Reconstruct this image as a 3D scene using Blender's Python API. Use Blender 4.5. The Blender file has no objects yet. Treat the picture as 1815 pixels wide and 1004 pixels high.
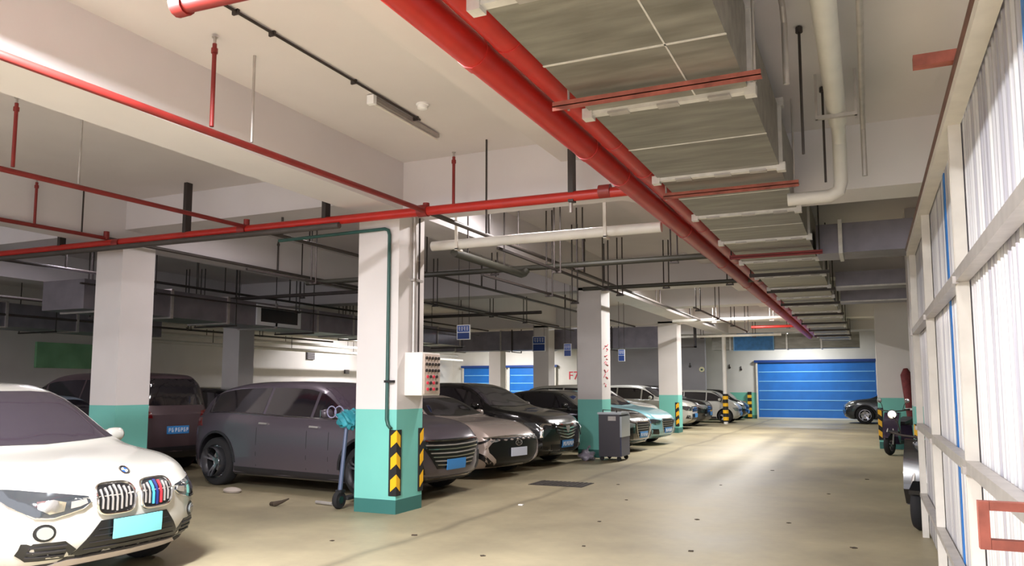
import bpy, bmesh, math, random
from math import sin, cos, pi, radians
from mathutils import Vector, Matrix
from mathutils.bvhtree import BVHTree
random.seed(7)
S = bpy.context.scene
COL = S.collection

# ------------------------------------------------------------------ camera, world, lamps, exposure
cd = bpy.data.cameras.new('camera'); cam = bpy.data.objects.new('camera', cd); COL.objects.link(cam)
cd.sensor_width = 36; cd.lens = 36 * 1385 / 1815; cd.shift_y = 0.02656; cd.clip_start = 0.05; cd.clip_end = 300
cam.location = (0, 0, 1.55); cam.rotation_euler = (radians(95.6), 0, radians(24.476))
S.camera = cam
S.view_settings.view_transform = 'Standard'; S.view_settings.look = 'None'
S.view_settings.gamma = 1; S.view_settings.exposure = 0.9
try: S.view_settings.use_curve_mapping = False
except Exception: pass
S.cycles.use_denoising = True
S.cycles.max_bounces = 7; S.cycles.diffuse_bounces = 4; S.cycles.sample_clamp_indirect = 4
w = bpy.data.worlds.new('world'); S.world = w; w.use_nodes = True
w.node_tree.nodes['Background'].inputs[0].default_value = (0.95, 0.93, 1.0, 1)
w.node_tree.nodes['Background'].inputs[1].default_value = 1.3

LAMPS = [  # x, y, z, power, colour, axis   (fluorescent tubes of the garage, some added as fill)
    (-3.9, 2.3, 4.02, 520, (.95, .96, 1), 'y'),
    (-2.6, -2.0, 4.0, 370, (.96, .95, 1), 'y'),
    (0.05, -1.2, 3.6, 75, (.96, .95, 1), 'y'),  # added out of view to brighten the corrugated screen
    (-4.0, 10.0, 4.28, 62, (1, .93, .92), 'x'),
    (-3.9, 18.6, 4.1, 130, (1, .97, .94), 'y'),
    (-3.7, 24.0, 4.1, 165, (1, .97, .94), 'y'),
    (-3.7, 28.4, 4.1, 165, (1, .97, .94), 'y'),
    (-3.0, 37.9, 4.1, 120, (.97, 1, .97), 'x'),  # added out of sight behind the end duct to brighten the shutter wall
    (-8.4, 30.5, 4.1, 120, (.95, .97, 1), 'y'),
    (-8.4, 9.8, 4.28, 26, (1, .90, .93), 'x'),  # unseen fill tube, added to lift the dark left bays
    (-13.5, 9.8, 4.28, 20, (.93, .86, 1), 'x'),  # second added fill tube, deeper in the left bays
    (-19.5, 28.5, 4.2, 230, (1, .96, .98), 'y'),
    (-17.5, 36.8, 4.2, 230, (1, .98, .95), 'x'),
    (-8.3, -1.5, 4.2, 45, (.96, .92, 1), 'y'),  # added out of view as fill for the near left bay
    (1.1, 5.0, 3.4, 60, (1, .97, .93), 'y'),
]
for i, (x, y, z, p, c, ax) in enumerate(LAMPS):
    ld = bpy.data.lights.new('tube_light', 'AREA'); ld.shape = 'RECTANGLE'; ld.size = 1.25; ld.size_y = .10
    ld.energy = p; ld.color = c
    lo = bpy.data.objects.new('tube_light', ld); COL.objects.link(lo)
    lo.location = (x, y, z - .07); lo.rotation_euler = (0, 0, pi/2 if ax == 'y' else 0)

# ------------------------------------------------------------------ materials
def lin(h):
    h = h.lstrip('#'); v = [int(h[i:i+2], 16)/255 for i in (0, 2, 4)]
    return tuple(((a/12.92) if a <= .04045 else ((a+.055)/1.055)**2.4) for a in v) + (1,)
MATS = {}
def mat(name, col, rough=.5, metal=0, noise=0, nscale=6, coat=0, bump=0, spec=None, trans=0, alpha=1, bscale=None, emit=0):
    if name in MATS: return MATS[name]
    m = bpy.data.materials.new(name); m.use_nodes = True; MATS[name] = m
    nt = m.node_tree; b = nt.nodes['Principled BSDF']
    c = lin(col) if isinstance(col, str) else tuple(col) + (1,)
    b.inputs['Base Color'].default_value = c; b.inputs['Roughness'].default_value = rough
    b.inputs['Metallic'].default_value = metal; b.inputs['Coat Weight'].default_value = coat
    b.inputs['Coat Roughness'].default_value = .06
    if trans: b.inputs['Transmission Weight'].default_value = trans
    if alpha < 1: b.inputs['Alpha'].default_value = alpha
    if spec is not None: b.inputs['Specular IOR Level'].default_value = spec
    if emit: b.inputs['Emission Color'].default_value = c; b.inputs['Emission Strength'].default_value = emit
    tc = nt.nodes.new('ShaderNodeTexCoord')
    if noise:
        n = nt.nodes.new('ShaderNodeTexNoise'); n.inputs['Scale'].default_value = nscale; n.inputs['Detail'].default_value = 5
        nt.links.new(tc.outputs['Object'], n.inputs['Vector'])
        mr = nt.nodes.new('ShaderNodeMapRange'); mr.inputs[1].default_value = .3; mr.inputs[2].default_value = .7
        mr.inputs[3].default_value = 1-noise; mr.inputs[4].default_value = 1+noise*.4
        nt.links.new(n.outputs['Fac'], mr.inputs[0])
        mx = nt.nodes.new('ShaderNodeVectorMath'); mx.operation = 'SCALE'; mx.inputs[0].default_value = c[:3]
        nt.links.new(mr.outputs[0], mx.inputs['Scale']); nt.links.new(mx.outputs[0], b.inputs['Base Color'])
    if bump:
        n2 = nt.nodes.new('ShaderNodeTexNoise'); n2.inputs['Scale'].default_value = bscale or nscale*3
        nt.links.new(tc.outputs['Object'], n2.inputs['Vector'])
        bp = nt.nodes.new('ShaderNodeBump'); bp.inputs['Strength'].default_value = bump; bp.inputs['Distance'].default_value = .02
        nt.links.new(n2.outputs['Fac'], bp.inputs['Height']); nt.links.new(bp.outputs[0], b.inputs['Normal'])
    return m

def banded(name, top, band, base, hband=1.27, hbase=.17, noise=.08):
    """plaster painted in bands by height: skirting, teal dado, wall colour"""
    m = bpy.data.materials.new(name); m.use_nodes = True; MATS[name] = m
    nt = m.node_tree; L = nt.links; b = nt.nodes['Principled BSDF']; b.inputs['Roughness'].default_value = .55
    g = nt.nodes.new('ShaderNodeNewGeometry'); sx = nt.nodes.new('ShaderNodeSeparateXYZ'); L.new(g.outputs['Position'], sx.inputs[0])
    def gt(v):
        n = nt.nodes.new('ShaderNodeMath'); n.operation = 'GREATER_THAN'; n.inputs[1].default_value = v; L.new(sx.outputs['Z'], n.inputs[0]); return n
    def mix(a, bb, f):
        n = nt.nodes.new('ShaderNodeMix'); n.data_type = 'RGBA'; L.new(f.outputs[0], n.inputs[0])
        for k, v in ((6, a), (7, bb)):
            if isinstance(v, tuple): n.inputs[k].default_value = v
            else: L.new(v.outputs[2], n.inputs[k])
        return n
    m1 = mix(lin(base), lin(band), gt(hbase)); m2 = mix(m1, lin(top), gt(hband))
    no = nt.nodes.new('ShaderNodeTexNoise'); no.inputs['Scale'].default_value = 1.3; no.inputs['Detail'].default_value = 6; L.new(g.outputs['Position'], no.inputs['Vector'])
    mr = nt.nodes.new('ShaderNodeMapRange'); mr.inputs[1].default_value = .3; mr.inputs[2].default_value = .7; mr.inputs[3].default_value = 1-noise; mr.inputs[4].default_value = 1.0
    L.new(no.outputs['Fac'], mr.inputs[0])
    sc = nt.nodes.new('ShaderNodeVectorMath'); sc.operation = 'SCALE'; L.new(m2.outputs[2], sc.inputs[0]); L.new(mr.outputs[0], sc.inputs['Scale'])
    L.new(sc.outputs[0], b.inputs['Base Color'])
    return m
PILLAR = banded('pillar_paint', '#ded8d5', '#78c6ba', '#35706a')
WALLP = banded('wall_paint', '#d8d4cf', '#74c4ae', '#3a7a70')
GREYW = banded('shaded_wall_paint', '#9a979b', '#74c4ae', '#3a7a70')  # wall paint with a greyed top, shade of the partition put into the colour
CEIL = mat('ceiling_paint', '#dad4d4', .85, noise=.07, nscale=.8)
BEAM = mat('beam_paint', '#dbd6d7', .8, noise=.06, nscale=.9)

def floor_mat():
    m = bpy.data.materials.new('concrete_floor'); m.use_nodes = True
    nt = m.node_tree; L = nt.links; b = nt.nodes['Principled BSDF']
    g = nt.nodes.new('ShaderNodeNewGeometry')
    n1 = nt.nodes.new('ShaderNodeTexNoise'); n1.inputs['Scale'].default_value = .55; n1.inputs['Detail'].default_value = 8; n1.inputs['Roughness'].default_value = .62
    L.new(g.outputs['Position'], n1.inputs['Vector'])
    cr = nt.nodes.new('ShaderNodeValToRGB'); e = cr.color_ramp.elements
    e[0].position = .3; e[0].color = lin('#857b64'); e[1].position = .7; e[1].color = lin('#ab9f80')
    L.new(n1.outputs['Fac'], cr.inputs[0])
    sx = nt.nodes.new('ShaderNodeSeparateXYZ'); L.new(g.outputs['Position'], sx.inputs[0])
    # worn dark tyre tracks running along the lane
    def M(op, a, bb=None, c=None):
        n = nt.nodes.new('ShaderNodeMath'); n.operation = op
        for k, v in enumerate((a, bb, c)):
            if v is None: continue
            if isinstance(v, (int, float)): n.inputs[k].default_value = v
            else: L.new(v.outputs[0] if hasattr(v, 'outputs') else v, n.inputs[k])
        return n
    n2 = nt.nodes.new('ShaderNodeTexNoise'); n2.inputs['Scale'].default_value = .35; n2.inputs['Detail'].default_value = 3; L.new(g.outputs['Position'], n2.inputs['Vector'])
    def track(x0, slope, wid, amt):
        d = M('ABSOLUTE', M('SUBTRACT', M('ADD', sx.outputs['X'], M('MULTIPLY', sx.outputs['Y'], slope)), M('ADD', x0-.25, M('MULTIPLY', n2, .5))))
        r = nt.nodes.new('ShaderNodeMapRange'); r.inputs[1].default_value = 0; r.inputs[2].default_value = wid; r.inputs[3].default_value = amt; r.inputs[4].default_value = 0
        L.new(d.outputs[0], r.inputs[0]); return r
    t = M('ADD', M('ADD', track(-4.35, 0, .10, .34), track(-3.6, .02, .5, .12)), track(-1.4, 0, .55, .10))
    n3 = nt.nodes.new('ShaderNodeTexNoise'); n3.inputs['Scale'].default_value = 9; n3.inputs['Detail'].default_value = 4; L.new(g.outputs['Position'], n3.inputs['Vector'])
    f = M('SUBTRACT', 1.08, M('ADD', t, M('MULTIPLY', n3, .16)))
    sc = nt.nodes.new('ShaderNodeVectorMath'); sc.operation = 'SCALE'; L.new(cr.outputs[0], sc.inputs[0]); L.new(f.outputs[0], sc.inputs['Scale'])
    L.new(sc.outputs[0], b.inputs['Base Color'])
    rr = nt.nodes.new('ShaderNodeMapRange'); rr.inputs[3].default_value = .38; rr.inputs[4].default_value = .62; L.new(n1.outputs['Fac'], rr.inputs[0]); L.new(rr.outputs[0], b.inputs['Roughness'])
    bp = nt.nodes.new('ShaderNodeBump'); bp.inputs['Strength'].default_value = .08; bp.inputs['Distance'].default_value = .01; L.new(n3.outputs['Fac'], bp.inputs['Height']); L.new(bp.outputs[0], b.inputs['Normal'])
    return m
FLOOR = floor_mat()
def rib_mat():  # cloudy corrugated plastic
    m = bpy.data.materials.new('corrugated_plastic'); m.use_nodes = True
    nt = m.node_tree; L = nt.links; b = nt.nodes['Principled BSDF']
    b.inputs['Roughness'].default_value = .22
    g = nt.nodes.new('ShaderNodeNewGeometry'); mp = nt.nodes.new('ShaderNodeMapping'); mp.inputs['Scale'].default_value = (1, 16, .12)
    L.new(g.outputs['Position'], mp.inputs[0]); n = nt.nodes.new('ShaderNodeTexNoise'); n.inputs['Scale'].default_value = 1.6; n.inputs['Detail'].default_value = 3
    L.new(mp.outputs[0], n.inputs['Vector']); cr = nt.nodes.new('ShaderNodeValToRGB'); e = cr.color_ramp.elements
    e[0].position = .32; e[0].color = lin('#aeabb5'); e[1].position = .62; e[1].color = lin('#eceae8'); L.new(n.outputs['Fac'], cr.inputs[0])
    L.new(cr.outputs[0], b.inputs['Base Color']); b.inputs['Transmission Weight'].default_value = .12
    return m
RIB = rib_mat()
def foil_mat():
    m = bpy.data.materials.new('duct_foil'); m.use_nodes = True
    nt = m.node_tree; L = nt.links; b = nt.nodes['Principled BSDF']; b.inputs['Metallic'].default_value = .75
    g = nt.nodes.new('ShaderNodeNewGeometry'); mp = nt.nodes.new('ShaderNodeMapping'); mp.inputs['Scale'].default_value = (.8, 4, 4)
    L.new(g.outputs['Position'], mp.inputs[0]); n = nt.nodes.new('ShaderNodeTexNoise'); n.inputs['Scale'].default_value = 2.2; n.inputs['Detail'].default_value = 8
    L.new(mp.outputs[0], n.inputs['Vector']); cr = nt.nodes.new('ShaderNodeValToRGB'); e = cr.color_ramp.elements
    e[0].position = .3; e[0].color = lin('#7f7c74'); e[1].position = .72; e[1].color = lin('#a5a299'); L.new(n.outputs['Fac'], cr.inputs[0])
    L.new(cr.outputs[0], b.inputs['Base Color']); r = nt.nodes.new('ShaderNodeMapRange'); r.inputs[3].default_value = .38; r.inputs[4].default_value = .6
    L.new(n.outputs['Fac'], r.inputs[0]); L.new(r.outputs[0], b.inputs['Roughness'])
    bp = nt.nodes.new('ShaderNodeBump'); bp.inputs['Strength'].default_value = .25; bp.inputs['Distance'].default_value = .02; L.new(n.outputs['Fac'], bp.inputs['Height']); L.new(bp.outputs[0], b.inputs['Normal'])
    return m
FOIL = foil_mat()
TAPE = mat('silver_tape', '#dcd8d2', .35, .3, noise=.15, nscale=12)
DUCTD = mat('galvanised_duct', '#8f8a92', .4, .7, noise=.2, nscale=3)
RED = mat('red_pipe_paint', '#b0231a', .38, noise=.12, nscale=5)
RED2 = mat('red_pipe_paint_dull', '#842622', .45, noise=.18, nscale=5)
RUST = mat('red_oxide_steel', '#9c5546', .7, noise=.35, nscale=14)
DARKP = mat('dark_pipe', '#4a433f', .5, noise=.2, nscale=6)
GREENP = mat('dark_green_pipe', '#38372f', .5, noise=.15, nscale=6)
GCOND = mat('green_conduit', '#2b534c', .4)
WHITEP = mat('white_pipe', '#d9d5cd', .4, noise=.08, nscale=4)
ROD = mat('dark_steel_rod', '#3b3431', .5, .3)
STEEL = mat('galvanised_steel', '#b9b3ae', .4, .5, noise=.15, nscale=10)
WPOST = mat('cream_steel_frame', '#d9d3c9', .45, noise=.12, nscale=6)
BLACK = mat('black_rubber', '#1b1b1c', .7)
YEL = mat('yellow_reflective', '#f0b71c', .45)
BLUEF = mat('blue_film', '#1f6fb8', .35)
BLUED = mat('blue_shutter', '#1668bc', .38, noise=.12, nscale=2)
BLUEDL = mat('blue_shutter_groove', '#7fc0ee', .5)
SIGNB = mat('blue_sign', '#2450a0', .4)
SIGNBD = mat('deep_blue_sign', '#173a80', .4)
SIGNW = mat('white_lettering', '#f2f2f2', .4)
REDT = mat('red_paint_writing', '#d4344a', .6)
WBOX = mat('white_enamel', '#e4dfd8', .35)
GREYB = mat('dark_grey_shell', '#46434a', .4)
SILV = mat('silver_plastic', '#b9c0c6', .3, .3)
CHROME = mat('chrome', '#e6e6e6', .12, 1)
GLASS = mat('tinted_glass', '#1d1a20', .06, 0, coat=1, spec=.9)
GLASSG = mat('clear_car_glass', '#4b4a52', .07, 0, coat=1, spec=.9)
LENS = mat('headlamp_lens', '#9aa0a2', .08, .55, coat=1)
LENSD = mat('dark_headlamp_lens', '#3c4044', .08, .3, coat=1)
LENSR = mat('red_lamp_lens', '#6b0d12', .15, coat=1)
TYRE = mat('tyre_rubber', '#1c1b1d', .85)
RIM = mat('alloy_rim', '#9a9aa0', .25, .9)
RIMD = mat('dark_alloy_rim', '#2f2f33', .3, .8)
PLASTIC = mat('black_trim_plastic', '#222024', .5)
GRILLEB = mat('grille_black', '#121214', .35)
LEAF = mat('dry_leaf', '#3b2f22', .8)
PLB = mat('blue_plate', '#3d84c4', .4); PLW = mat('white_plate', '#d5dae8', .4); PLG = mat('green_plate', '#74bfc4', .4)

# ------------------------------------------------------------------ mesh helpers
class MB:
    def __init__(s): s.bm = bmesh.new(); s.mi = 0
    def _m(s, fs):
        for f in fs: f.material_index = s.mi
    def box(s, x0, x1, y0, y1, z0, z1, bev=0):
        r = bmesh.ops.create_cube(s.bm, size=1)
        for v in r['verts']:
            v.co = Vector(((x0+x1)/2+v.co.x*(x1-x0), (y0+y1)/2+v.co.y*(y1-y0), (z0+z1)/2+v.co.z*(z1-z0)))
        fs = {f for v in r['verts'] for f in v.link_faces}; s._m(fs)
        if bev:
            es = list({e for v in r['verts'] for e in v.link_edges})
            b = bmesh.ops.bevel(s.bm, geom=es, offset=bev, segments=2, affect='EDGES', profile=.5); s._m(b['faces'])
        return s
    def tube(s, pts, r, seg=12, caps=True, closed=False):
        pts = [Vector(p) for p in pts]; n = len(pts); rings = []
        up = None
        for i, p in enumerate(pts):
            if closed: d = (pts[(i+1) % n]-pts[i-1]).normalized()
            elif i == 0: d = (pts[1]-p).normalized()
            elif i == n-1: d = (p-pts[-2]).normalized()
            else: d = ((pts[i+1]-p).normalized()+(p-pts[i-1]).normalized()).normalized()
            if up is None:
                up = Vector((0, 0, 1)) if abs(d.z) < .9 else Vector((1, 0, 0))
            a = (up-d*up.dot(d)).normalized(); b = d.cross(a); up = a
            rr = r[i] if isinstance(r, (list, tuple)) else r
            rings.append([s.bm.verts.new(p+(a*cos(2*pi*k/seg)+b*sin(2*pi*k/seg))*rr) for k in range(seg)])
        m = n if closed else n-1
        for i in range(m):
            A, B = rings[i], rings[(i+1) % n]
            for k in range(seg):
                f = s.bm.faces.new((A[k], A[(k+1) % seg], B[(k+1) % seg], B[k])); f.smooth = True; f.material_index = s.mi
        if caps and not closed:
            for R in (rings[0][::-1], rings[-1]): f = s.bm.faces.new(R); f.material_index = s.mi
        return s
    def lathe(s, prof, c=(0, 0, 0), axis='y', seg=32, nocap=False):
        c = Vector(c); rings = []
        for (r, h) in prof:
            ring = []
            for k in range(seg):
                a = 2*pi*k/seg
                q = {'y': (r*cos(a), h, r*sin(a)), 'x': (h, r*cos(a), r*sin(a)), 'z': (r*cos(a), r*sin(a), h)}[axis]
                ring.append(s.bm.verts.new(c+Vector(q)))
            rings.append(ring)
        for A, B in zip(rings, rings[1:]):
            for k in range(seg):
                f = s.bm.faces.new((A[k], A[(k+1) % seg], B[(k+1) % seg], B[k])); f.smooth = True; f.material_index = s.mi
        for R in (() if nocap else (rings[0][::-1], rings[-1])):
            if (R[0].co-R[seg//2].co).length > 1e-4: s.bm.faces.new(R).material_index = s.mi
        return s
    def prism(s, poly, d0, d1, axis='x'):
        """poly in the plane perpendicular to axis; x:(y,z) y:(x,z) z:(x,y)"""
        def P(u, v, d): return {'x': (d, u, v), 'y': (u, d, v), 'z': (u, v, d)}[axis]
        A = [s.bm.verts.new(P(u, v, d0)) for u, v in poly]; B = [s.bm.verts.new(P(u, v, d1)) for u, v in poly]
        n = len(poly); fs = [s.bm.faces.new(A), s.bm.faces.new(B[::-1])]
        for k in range(n): fs.append(s.bm.faces.new((A[k], B[k], B[(k+1) % n], A[(k+1) % n])))
        s._m(fs); return s
    def build(s, name, m, parent=None, world=True, sharp=35, kind=None):
        bmesh.ops.recalc_face_normals(s.bm, faces=s.bm.faces[:])
        me = bpy.data.meshes.new(name); s.bm.to_mesh(me); s.bm.free()
        for mm in (m if isinstance(m, (list, tuple)) else [m]): me.materials.append(mm)
        me.set_sharp_from_angle(angle=radians(sharp))
        o = bpy.data.objects.new(name, me); COL.objects.link(o)
        if parent is not None:
            o.parent = parent
            if world:
                off = parent.location.copy(); q = parent.parent
                while q: off += q.location; q = q.parent
                me.transform(Matrix.Translation(-off))
        elif world:
            xs = [v.co for v in me.vertices]
            if xs:
                c = Vector(((min(v.x for v in xs)+max(v.x for v in xs))/2, (min(v.y for v in xs)+max(v.y for v in xs))/2, min(v.z for v in xs)))
                me.transform(Matrix.Translation(-c)); o.location = c
        if kind: o['kind'] = kind
        return o
def smooth(o):
    for p in o.data.polygons: p.use_smooth = True
def tag(o, label, cat, group=None):
    o['label'] = label; o['category'] = cat
    if group: o['group'] = group
    return o
def thing(name, label, cat, loc=(0, 0, 0), group=None, rz=0):
    o = bpy.data.objects.new(name, None); COL.objects.link(o); o.empty_display_size = .1
    o.location = loc; o.rotation_euler = (0, 0, rz); return tag(o, label, cat, group)
def copy_tree(o, parent=None):
    c = o.copy(); COL.objects.link(c); c.parent = parent
    for ch in list(o.children): copy_tree(ch, c)
    return c
def text_mesh(body, size, loc, rot, m, name, parent=None, depth=.002):
    cu = bpy.data.curves.new('t', 'FONT'); cu.body = body; cu.size = size; cu.extrude = depth; cu.align_x = 'CENTER'; cu.align_y = 'CENTER'
    o = bpy.data.objects.new('t', cu); COL.objects.link(o)
    bpy.context.view_layer.update()
    me = bpy.data.meshes.new_from_object(o.evaluated_get(bpy.context.evaluated_depsgraph_get()))
    bpy.data.objects.remove(o); me.materials.clear(); me.materials.append(m); me.name = name
    r = bpy.data.objects.new(name, me); COL.objects.link(r)
    me.transform(Matrix.Translation(loc) @ rot.to_4x4())
    if parent is not None:
        r.parent = parent; off = parent.location.copy(); q = parent.parent
        while q: off += q.location; q = q.parent
        me.transform(Matrix.Translation(-off))
    return r
ROTY = Matrix.Rotation(pi/2, 3, 'X')                              # text facing -Y
ROTX = Matrix.Rotation(pi/2, 3, 'Z') @ Matrix.Rotation(pi/2, 3, 'X')   # text facing +X

# ------------------------------------------------------------------ building shell
def struct(name, b, m): return b.build(name, m, None, kind='structure')
ZS = 4.4      # slab
struct('floor', MB().box(-24, 7, -7, 44, -.2, 0), FLOOR)
struct('ceiling', MB().box(-24, 7, -7, 44, ZS, ZS+.2), CEIL)
struct('trim_1', MB().box(-3.15, 7, -7, 40.2, 4.15, ZS), CEIL)              # lower lane slab
n = 2
for x0, x1, zb in ((-5.92, -5.3, 3.78), (-10.93, -10.3, 3.78), (-16.5, -15.9, 3.78)):   # beams along the rows of pillars
    struct('trim_%d' % n, MB().box(x0, x1, -7, 40.1, zb, ZS), BEAM); n += 1
struct('trim_%d' % n, MB().box(-24, -5.92, 8.3, 8.9, 3.95, ZS), BEAM); n += 1
struct('trim_%d' % n, MB().prism([(-5.3, 3.77), (-2.6, 3.77), (-1.6, 3.5), (7, 3.5), (7, 4.4), (-5.3, 4.4)], 8.3, 8.9, 'y'), BEAM); n += 1
for y0, zb, xa in ((16.62, 3.72, -24), (21.9, 3.8, -5.3), (26.5, 3.72, -24), (33.6, 3.8, -24)):
    struct('trim_%d' % n, MB().box(xa, 7, y0, y0+.6, zb, ZS), BEAM); n += 1
struct('trim_%d' % n, MB().box(.95, 1.5, -7, 40, 3.5, 4.15), BEAM); n += 1
struct('wall_back', MB().box(-22.2, 7, 40, 40.2, 0, ZS), WALLP)
struct('wall_left', MB().box(-22.3, -22, -7, 40.2, 0, ZS), WALLP)
struct('wall_right', MB().box(3.6, 3.8, -3, 40, 0, ZS), WALLP)
struct('wall_partition', MB().box(-13.2, -6.9, 36.8, 37.05, 0, ZS), GREYW)
struct('wall_right_return', MB().box(.75, 3.6, 37, 37.2, 0, ZS), WALLP)

# roller shutters in the end wall
def shutter(name, x0, x1, z1, label):
    r = thing(name, label, 'roller door', ((x0+x1)/2, 39.95, 0)); r['kind'] = 'structure'
    MB().box(x0, x1, 39.90, 39.96, .02, z1).build('shutter_panel', BLUED, r)
    b = MB()
    for k in range(1, 6): b.box(x0+.05, x1-.05, 39.885, 39.91, z1*k/6-.018, z1*k/6+.018)
    b.build('panel_seam', BLUEDL, r)
    for x in (x0-.08, x1): MB().box(x, x+.08, 39.86, 39.96, 0, z1+.05).build('guide_rail', WPOST, r)
    MB().box(x0-.15, x1+.15, 39.8, 39.96, z1, z1+.12).build('head_box', SIGNBD, r)
    MB().box(x0, x1, 39.87, 39.97, 0, .08).build('bottom_bar', SILV, r)
shutter('door_1', -4.95, .3, 2.72, 'blue roller shutter with pale seams closing the end of the lane')
shutter('door_2', -21.2, -18.6, 2.62, 'blue roller shutter left of a white pillar on the far left wall')
shutter('door_3', -18.3, -15.6, 2.62, 'blue roller shutter beside the wall painted F7')

# ------------------------------------------------------------------ pillars
def guard(parent, cx, cy, sx, sy, z0=.22, z1=1.02, wid=.10):
    """black corner guard with yellow arrows on the pillar corner (cx,cy); sx,sy = outward signs"""
    t = .012
    b = MB()
    b.box(min(cx+sx*t, cx-sx*wid), max(cx+sx*t, cx-sx*wid), min(cy, cy+sy*t), max(cy, cy+sy*t), z0, z1)
    b.box(min(cx, cx+sx*t), max(cx, cx+sx*t), min(cy, cy-sy*wid), max(cy, cy-sy*wid), z0, z1)
    g = b.build('corner_guard', BLACK, parent)
    h = (z1-z0)/3
    for k in range(3):
        a = z0+h*k+.05; p = h*.80; d = .07
        b = MB(); e = .003
        b.prism([(cx+sx*t, a+d), (cx-sx*wid*.72, a), (cx-sx*wid*.72, a+p-d), (cx+sx*t, a+p)], cy+sy*t, cy+sy*(t+e), 'y')
        b.prism([(cy+sy*t, a+d), (cy-sy*wid*.72, a), (cy-sy*wid*.72, a+p-d), (cy+sy*t, a+p)], cx+sx*t, cx+sx*(t+e), 'x')
        b.build('arrow_marking', YEL, g)
def pillar(x0, x1, y0, y1, label, guards=(), ztop=3.78, m=PILLAR):
    r = thing('pillar', label, 'pillar', ((x0+x1)/2, (y0+y1)/2, 0))
    MB().box(x0, x1, y0, y1, 0, ztop).build('shaft', m, r)
    for (sx, sy) in guards: guard(r, x1 if sx > 0 else x0, y1 if sy > 0 else y0, sx, sy)
    return r
P1 = pillar(-5.92, -5.31, 8.24, 8.85, 'large white pillar with teal base and two arrow guards, nearest the lane middle', [(1, -1), (1, 1)])
P2 = pillar(-10.9, -10.33, 8.3, 8.9, 'shaded pillar standing behind the white SUV at the left')
P3 = pillar(-5.95, -5.38, 16.62, 17.25, 'pillar with red handwriting on its bright side, behind the grey wheeled cabinet')
P4 = pillar(-6.55, -5.9, 26.5, 27.15, 'pale pillar between the light blue sedan and the distant white SUV', [(1, -1)])
pillar(-16.5, -15.9, 16.62, 17.2, 'dim purple-grey pillar far left, right of the silver wall patch')
pillar(-11.2, -10.6, 26.5, 27.1, 'distant grey pillar carrying a blue sign, left of the F7 writing')
pillar(-16.5, -15.9, 33.6, 34.2, 'small distant pillar standing between the two far blue shutters')
pillar(.18, .95, 21.9, 22.5, 'pillar right of the end shutter with yellow and black guard', [(-1, -1)], ztop=4.15)
pillar(.57, 1.1, 12.6, 13.2, 'pillar at the far end of the corrugated screen behind the motorcycles', [(-1, -1)], ztop=4.15)
# slender post
r = thing('post', 'slender white post wrapped with yellow and black tape beside the far cars', 'post', (-5.52, 33.74, 0))
MB().tube([(-5.52, 33.74, 0), (-5.52, 33.74, 4.4)], .09).build('pole', WBOX, r)
b = MB(); b.tube([(-5.52, 33.74, .1), (-5.52, 33.74, 1.25)], .11).build('black_wrap', BLACK, r)
for k in range(4): MB().tube([(-5.52, 33.74, .15+k*.29), (-5.52, 33.74, .29+k*.29)], .116).build('yellow_band', YEL, r)
r = thing('corner_post', 'short yellow and black striped guard at left edge of end shutter', 'guard', (-5.35, 39.9, 0))
MB().box(-5.45, -5.28, 39.82, 39.99, 0, 1.3).build('black_strip', BLACK, r)
for k in range(4): MB().box(-5.455, -5.275, 39.815, 39.96, .08+k*.31, .22+k*.31).build('yellow_band', YEL, r)

# red handwriting on pillar 3 (bright side) and F7 on far wall
b = MB()
for k in range(7):
    z = 1.62+k*.15+random.uniform(-.02, .02)
    for q in range(3):
        y = 16.72+random.uniform(0, .3)
        b.tube([(-5.372, y, z+random.uniform(-.05, .05)), (-5.372, y+random.uniform(.04, .14), z+random.uniform(-.06, .06))], .008, 5)
tag(b.build('handwriting', REDT), 'red handwriting down the bright side of the second lane pillar', 'writing')
o = text_mesh('F7', .62, (-14.55, 39.985, 2.13), ROTY, REDT, 'painted_sign'); tag(o, 'red F7 painted on the far white wall', 'writing')
o = text_mesh('\u2299', .5, (-13.2, 39.985, 1.95), ROTY, REDT, 'painted_mark'); tag(o, 'small round red mark on far wall right of the F7', 'writing')

# ------------------------------------------------------------------ pillar fittings
r = thing('control_box', 'white control box with rows of indicator lamps mounted on the near pillar', 'control box', (-5.18, 8.6, 1.44))
MB().box(-5.31, -5.05, 8.40, 8.84, 1.44, 1.98, .008).build('case', WBOX, r)
MB().box(-5.05, -5.035, 8.43, 8.82, 1.46, 1.96, .004).build('door', mat('box_door', '#c7b5a8', .4), r)
for j in range(6):
    for k in range(5 if j < 3 else 4):
        y = 8.47+k*.075+(0 if j < 3 else .03); z = 1.91-j*.078
        MB().lathe([(.0, -.012), (.018, -.01), (.02, 0), (.02, .012)][::-1], (-5.03, y, z), 'x', 10).build('indicator' , [ROD, REDT][j > 2 and k % 2 == 0], r)
r = thing('green_conduit', 'dark green conduit pipe running down the front of the near pillar', 'conduit', (-5.42, 8.21, 1.05))
MB().tube([(-7.2, 8.2, 3.52), (-5.50, 8.2, 3.54), (-5.45, 8.2, 3.52), (-5.43, 8.2, 3.46), (-5.43, 8.2, 1.15), (-5.41, 8.2, 1.08), (-5.36, 8.19, 1.04)], .022).build('pipe', GCOND, r)
MB().box(-5.46, -5.34, 8.17, 8.24, 1.60, 1.63).build('clip', BLACK, r)
r = thing('white_conduit', 'pale conduit running down the side of near pillar into control box', 'conduit', (-5.27, 8.55, 1.98))
MB().tube([(-5.28, 8.56, 1.98), (-5.28, 8.56, 3.75)], .03).build('pipe', STEEL, r)
MB().tube([(-5.28, 8.68, 1.98), (-5.28, 8.68, 3.75)], .012).build('cable', ROD, r)
MB().box(-5.31, -5.24, 8.5, 8.72, 2.9, 2.93).build('clip', STEEL, r)

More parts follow.
